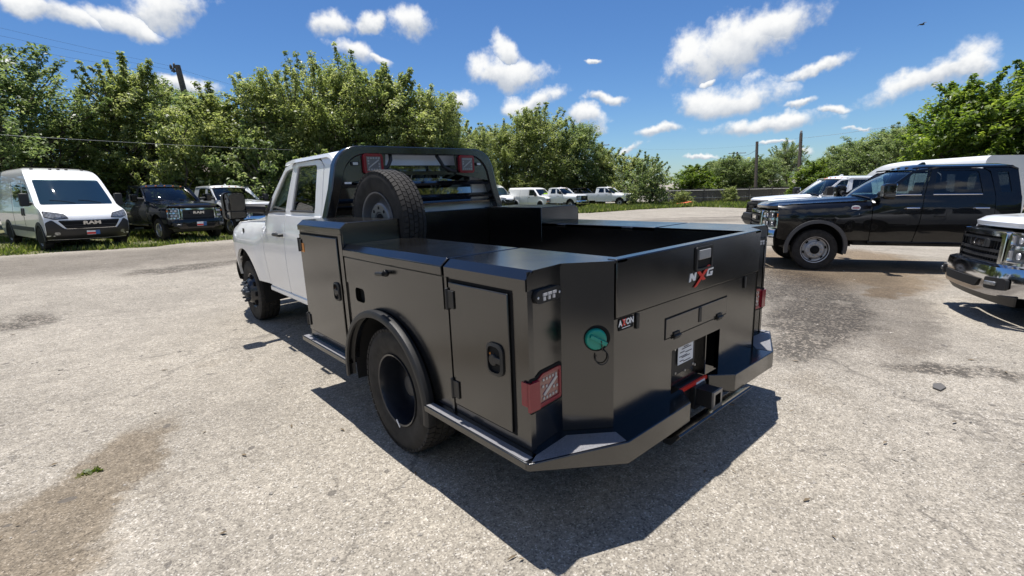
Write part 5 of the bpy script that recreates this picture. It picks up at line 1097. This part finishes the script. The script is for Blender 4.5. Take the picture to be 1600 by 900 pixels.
# ------------------------------------------------------------------ fence, poles, wires, house
A_, B_ = Vector((46.6, 28.9, 0)), Vector((59.5, 17.0, 0)); ux = (B_ - A_).normalized(); FL = (B_ - A_).length
fe = thing('wooden_fence', 'long grey weathered board fence beyond the far grass', 'fence', (A_.x, A_.y, gh(A_.x, A_.y)))
ang = math.atan2(ux.y, ux.x); fe.rotation_euler = (0, 0, ang)
rb = random.Random(4); x = 0.; bi = 0
bmesh_board = None
while x < FL:
    w_ = rb.uniform(.13, .15); hh = 1.62 + rb.uniform(-.03, .04); p = A_ + ux * x; gz = gh(p.x, p.y) - gh(A_.x, A_.y)
    b = MB().box(0, w_ - .012, -.012 + rb.uniform(-.006, .006), .012, gz, gz + hh).build('board', FENCEM, fe); b.location = (x, 0, 0); b.rotation_euler = (0, rb.uniform(-.012, .012), 0); x += w_
for k in range(8):
    xx = FL * k / 7; p = A_ + ux * xx; gz = gh(p.x, p.y) - gh(A_.x, A_.y); MB().box(xx - .05, xx + .05, -.12, -.02, gz, gz + 1.75).build('post', FENCEM, fe)
e0, e1 = 0, gh(B_.x, B_.y) - gh(A_.x, A_.y)
for zz in (.62, 1.45): MB().tube([(0, -.05, e0 + zz), (FL, -.05, e1 + zz)], .035, 6).build('rail', RAILM, fe)
def pole(name, label, base, top, r0, r1, arm=0., lamp=False, box=False):
    b, t_ = Vector(base), Vector(top); t = thing(name, label, 'pole', b); d = t_ - b
    MB().tube([(0, 0, -.3), d * .5, d], [r0, (r0 + r1) / 2, r1], 12).build('shaft', WOODP, t)
    if arm:
        a = MB(); n = Vector((_r.x, _r.y, 0)).normalized(); a.tube([d - n * arm - Vector((0, 0, .25)), d + n * arm - Vector((0, 0, .25))], .06, 6); a.build('crossarm', WOODP, t)
        for k in (-.9, -.4, .4, .9): i_ = MB(); i_.lathe([(0, .03), (.06, .05), (.12, .03), (.14, 0)], 8, d + n * arm * k - Vector((0, 0, .2)), 'z'); i_.build('insulator', RAILM, t)
    if lamp: l = MB(); l.lathe([(0, .10), (.12, .12), (.28, .07), (.30, 0)], 10, d + Vector((.0, 0, .02)), 'z'); l.build('lamp_head', RAILM, t)
    if box:
        n = Vector((_r.x, _r.y, 0)).normalized(); q = MB(); q.tube([d - Vector((0, 0, .35)), d - n * .42 - Vector((0, 0, .30))], .05, 6); q.build('bracket', WOODP, t)
        for k, zz in ((-.28, .30), (-.42, .12), (-.2, .05)): i_ = MB(); i_.lathe([(-.1, .05), (0, .08), (.12, .07), (.2, .03), (.22, 0)], 8, d + n * k - Vector((0, 0, zz)), 'z'); i_.build('insulator', PLAST2, t)
    return t
P1 = pole('utility_pole', 'leaning wooden pole with bracket and insulators rising above the left trees', (4.35, 35.5, .1), (3.67, 36.15, 9.75), .22, .16, box=True)
P2 = pole('light_pole', 'tall bare pole with a pale lamp cap near the right hand bushes', (51.0, 16.1, -1.1), (52.38, 16.73, 5.75), .19, .14, lamp=True)
P3 = pole('utility_pole', 'bare wooden pole behind the wooden fence', (56.3, 22.3, -1.1), (57.55, 23.01, 5.7), .19, .15)
P4 = pole('utility_pole', 'distant pole with crossarm over the dark far trees', (63.3, 50.2, -1), (64.12, 50.55, 8.1), .18, .14, arm=1.3)
P5 = pole('utility_pole', 'faint distant pole with crossarm left of the two bare poles', (100.4, 44.4, -1.3), (101.37, 44.65, 7.0), .2, .15, arm=1.8)
def wire(label, a, b, sag, r=.0045, m=WIREM):
    a, b = Vector(a), Vector(b); P = [a.lerp(b, i / 14) - Vector((0, 0, sag * 4 * (i / 14) * (1 - i / 14))) for i in range(15)]
    tag(MB().tube(P, r, 5).build('overhead_wire', m), label, 'wire', 'overhead wires')
tp1 = Vector((3.67, 36.15, 9.75))
wire('upper overhead wire running left from the leaning pole', tp1 - Vector((.2, 0, .1)), (-26, 25, 12.4), .5)
wire('middle overhead wire running left from the leaning pole', tp1 - Vector((.4, 0, .3)), (-26, 25.4, 11.7), .5)
wire('lower overhead wire running left from the leaning pole', tp1 - Vector((.3, 0, .6)), (-26, 25.8, 10.6), .4)
wire('overhead wire running right from the leaning pole into the trees', tp1 - Vector((0, 0, .2)), (22, 44, 8.5), .3)
wire('pale low wire across the left trees above the van', (-16, 21.5, 4.7), (5.5, 22.9, 3.7), .2, .0045, WIREP)
wire('wire between the tall near pole and the right hand trees', (52.38, 16.73, 5.3), (40.0, -4, 6.2), .4, .012, WIREP)
wire('wire from the tall near pole to the bare fence pole', (52.38, 16.73, 5.4), (57.55, 23.01, 5.3), .15)
wire('wire from the bare fence pole to the crossarm pole', (57.55, 23.01, 5.3), (64.1, 50.5, 7.7), .5)
wire('far wire behind the bare fence pole', (57.55, 23.01, 4.8), (101.3, 44.6, 6.6), .5, .02)
hs = thing('house', 'low beige house with grey brown shingle roof behind the white van and black pickup', 'house', (-.4, 31.6, gh(0, 31)), (0, 0, rad(-8)))
MB().box(-4.2, 4.2, -2.2, 2.6, -.2, 2.15).build('wall', WALLM, hs)
MB().prism([(-2.7, 2.12), (.2, 3.35), (3.1, 2.12), (3.1, 2.02), (-2.7, 2.02)], 'x', -4.6, 4.6).build('roof', ROOFM, hs)
MB().box(-4.62, 4.62, -2.74, -2.70, 2.0, 2.16).build('fascia', RAILM, hs)
for xx in (-2.5, 1.6): w_ = MB().box(xx, xx + 1.1, -2.24, -2.19, .8, 1.8).build('window', RAILM, hs); MB().box(xx + .08, xx + 1.02, -2.25, -2.235, .88, 1.72).build('pane', DG, w_)
tag(MB().obox((43.2, 23.9, gh(43.2, 23.9) + .16), (1.7, .45, .38), Matrix.Rotation(rad(-35), 3, 'Z') @ Matrix.Rotation(rad(-7), 3, 'Y')).build('tarp_bundle', mat('orange_tarp', (.70, .13, .05), .6, var=.25), None, .12, seg=3), 'orange tarp bundle lying in the grass before the fence', 'tarp')
# bird
bd = MB()
bp = Vector((47.0, 7.3, 12.4))
nd = Vector((_r.x, _r.y, 0)).normalized()
bd.tube([bp - nd * .20, bp - nd * .12, bp + nd * .04, bp + nd * .14, bp + nd * .20], [.015, .05, .065, .04, .008], 8)
for s in (-1, 1):
    v = Vector((-nd.y, nd.x, 0)) * s
    bd.add([bp + nd * .08, bp + v * .22 + nd * .10 + Vector((0, 0, .10)), bp + v * .48 - nd * .04 - Vector((0, 0, .02)), bp + v * .20 - nd * .06 + Vector((0, 0, .07)), bp - nd * .06, bp + Vector((0, 0, .03))], [(0, 1, 3, 4), (1, 2, 3), (5, 0, 1), (5, 4, 3), (5, 1, 3)])
tag(bd.build('bird', mat('dark_feather', (.03, .028, .025), .8)), 'small dark bird gliding in the blue sky at upper right', 'bird')

# ------------------------------------------------------------------ small things on the lot
def weed():
    rng = np.random.default_rng(3); cen = [(-2.72 + .013 * i - .01, 2.31 + .012 * (i % 3), .014) for i in range(-3, 4)]
    me = leaf_mesh('weed', cen, [.022] * len(cen), 8, .042, GRASSM, .2, 5); o = link('weed', me); tag(o, 'small green weed growing in the brown dirt strip at lower left', 'weed')
weed()
fl = MB(); pts = [(0, 0), (.10, -.02), (.17, .02), (.12, .06), (.03, .05)]; fl.prism([(2.10 + a, -.98 + b) for a, b in pts], 'z', gh(2.15, -.97) + .002, gh(2.15, -.97) + .012); tag(fl.build('asphalt_flake', mat('dark_flake', (.10, .095, .09), .8)), 'flat grey flake of asphalt lying on the pale lot at right', 'flake')
def gravel():
    rng = random.Random(21); mb = MB()
    for i in range(2600):
        dst = rng.uniform(1.2, 9) if rng.random() < .75 else rng.uniform(9, 16); a = rad(rng.uniform(-14, 104)); x, y = -2.54 + dst * math.cos(a), -1.41 + dst * math.sin(a)
        if abs(x) < 1.3 and -.2 < y < 7: continue
        s_ = .004 + .015 * rng.random() ** 4; z = gh(x, y); q = [Vector((x + s_ * rng.uniform(.6, 1.2) * c, y + s_ * rng.uniform(.6, 1.2) * d, z + e * s_ * rng.uniform(.4, .9))) for c, d, e in ((1, 0, .2), (0, 1, .2), (-1, 0, .2), (0, -1, .2), (0, 0, 1), (0, 0, -.3))]
        mb.add(q, [(0, 1, 4), (1, 2, 4), (2, 3, 4), (3, 0, 4)], 0)
    tag(mb.build('gravel', STONE, None, 0, 20), 'loose little stones scattered over the lot', 'gravel', None, 'stuff')
gravel()
def litter():
    rng = random.Random(33); mb = MB()
    for i in range(170):
        dst = rng.uniform(1.6, 11); a = rad(rng.uniform(-14, 104)); x, y = -2.54 + dst * math.cos(a), -1.41 + dst * math.sin(a)
        if abs(x) < 1.3 and -.2 < y < 7: continue
        z = gh(x, y) + .007; L_ = rng.uniform(.012, .035); t = rng.uniform(0, 6.28); d = Vector((math.cos(t), math.sin(t), 0)) * L_; n = Vector((-d.y, d.x, 0)) * rng.uniform(.15, .45); c = Vector((x, y, z))
        mb.add([c - d, c + n + Vector((0, 0, .006)), c + d + Vector((0, 0, rng.uniform(0, .012))), c - n + Vector((0, 0, .004))], [(0, 1, 2, 3)])
    tag(mb.build('leaf_litter', mat('dry_brown_leaf', (.13, .095, .055), .85, var=.5, vscale=30)), 'dry leaf scraps and twigs scattered over the lot', 'litter', None, 'stuff')
litter()
def added_dark_sheet():  # added dark sheet behind the camera, darkens what the rear panels reflect
    mb = MB(); xs = np.linspace(-40, 60, 101); V = []
    for x in xs:
        for j, y in enumerate((-2.9 + .12 * math.sin(x * 1.3) + .06 * math.sin(x * 3.7), -6, -9, -12, -15)): V.append((x, y, gh(x, y) + .008))
    mb.add(V, [(i * 5 + j, (i + 1) * 5 + j, (i + 1) * 5 + j + 1, i * 5 + j + 1) for i in range(100) for j in range(4)])
    tag(mb.build('added_dark_sheet', mat('dark_reflection_sheet', (.045, .045, .046), .85, var=.3, vscale=3, bump=1, bscale=90)), 'unseen dark sheet added behind the camera to darken reflections in the service body', None, None, 'structure')
added_dark_sheet()
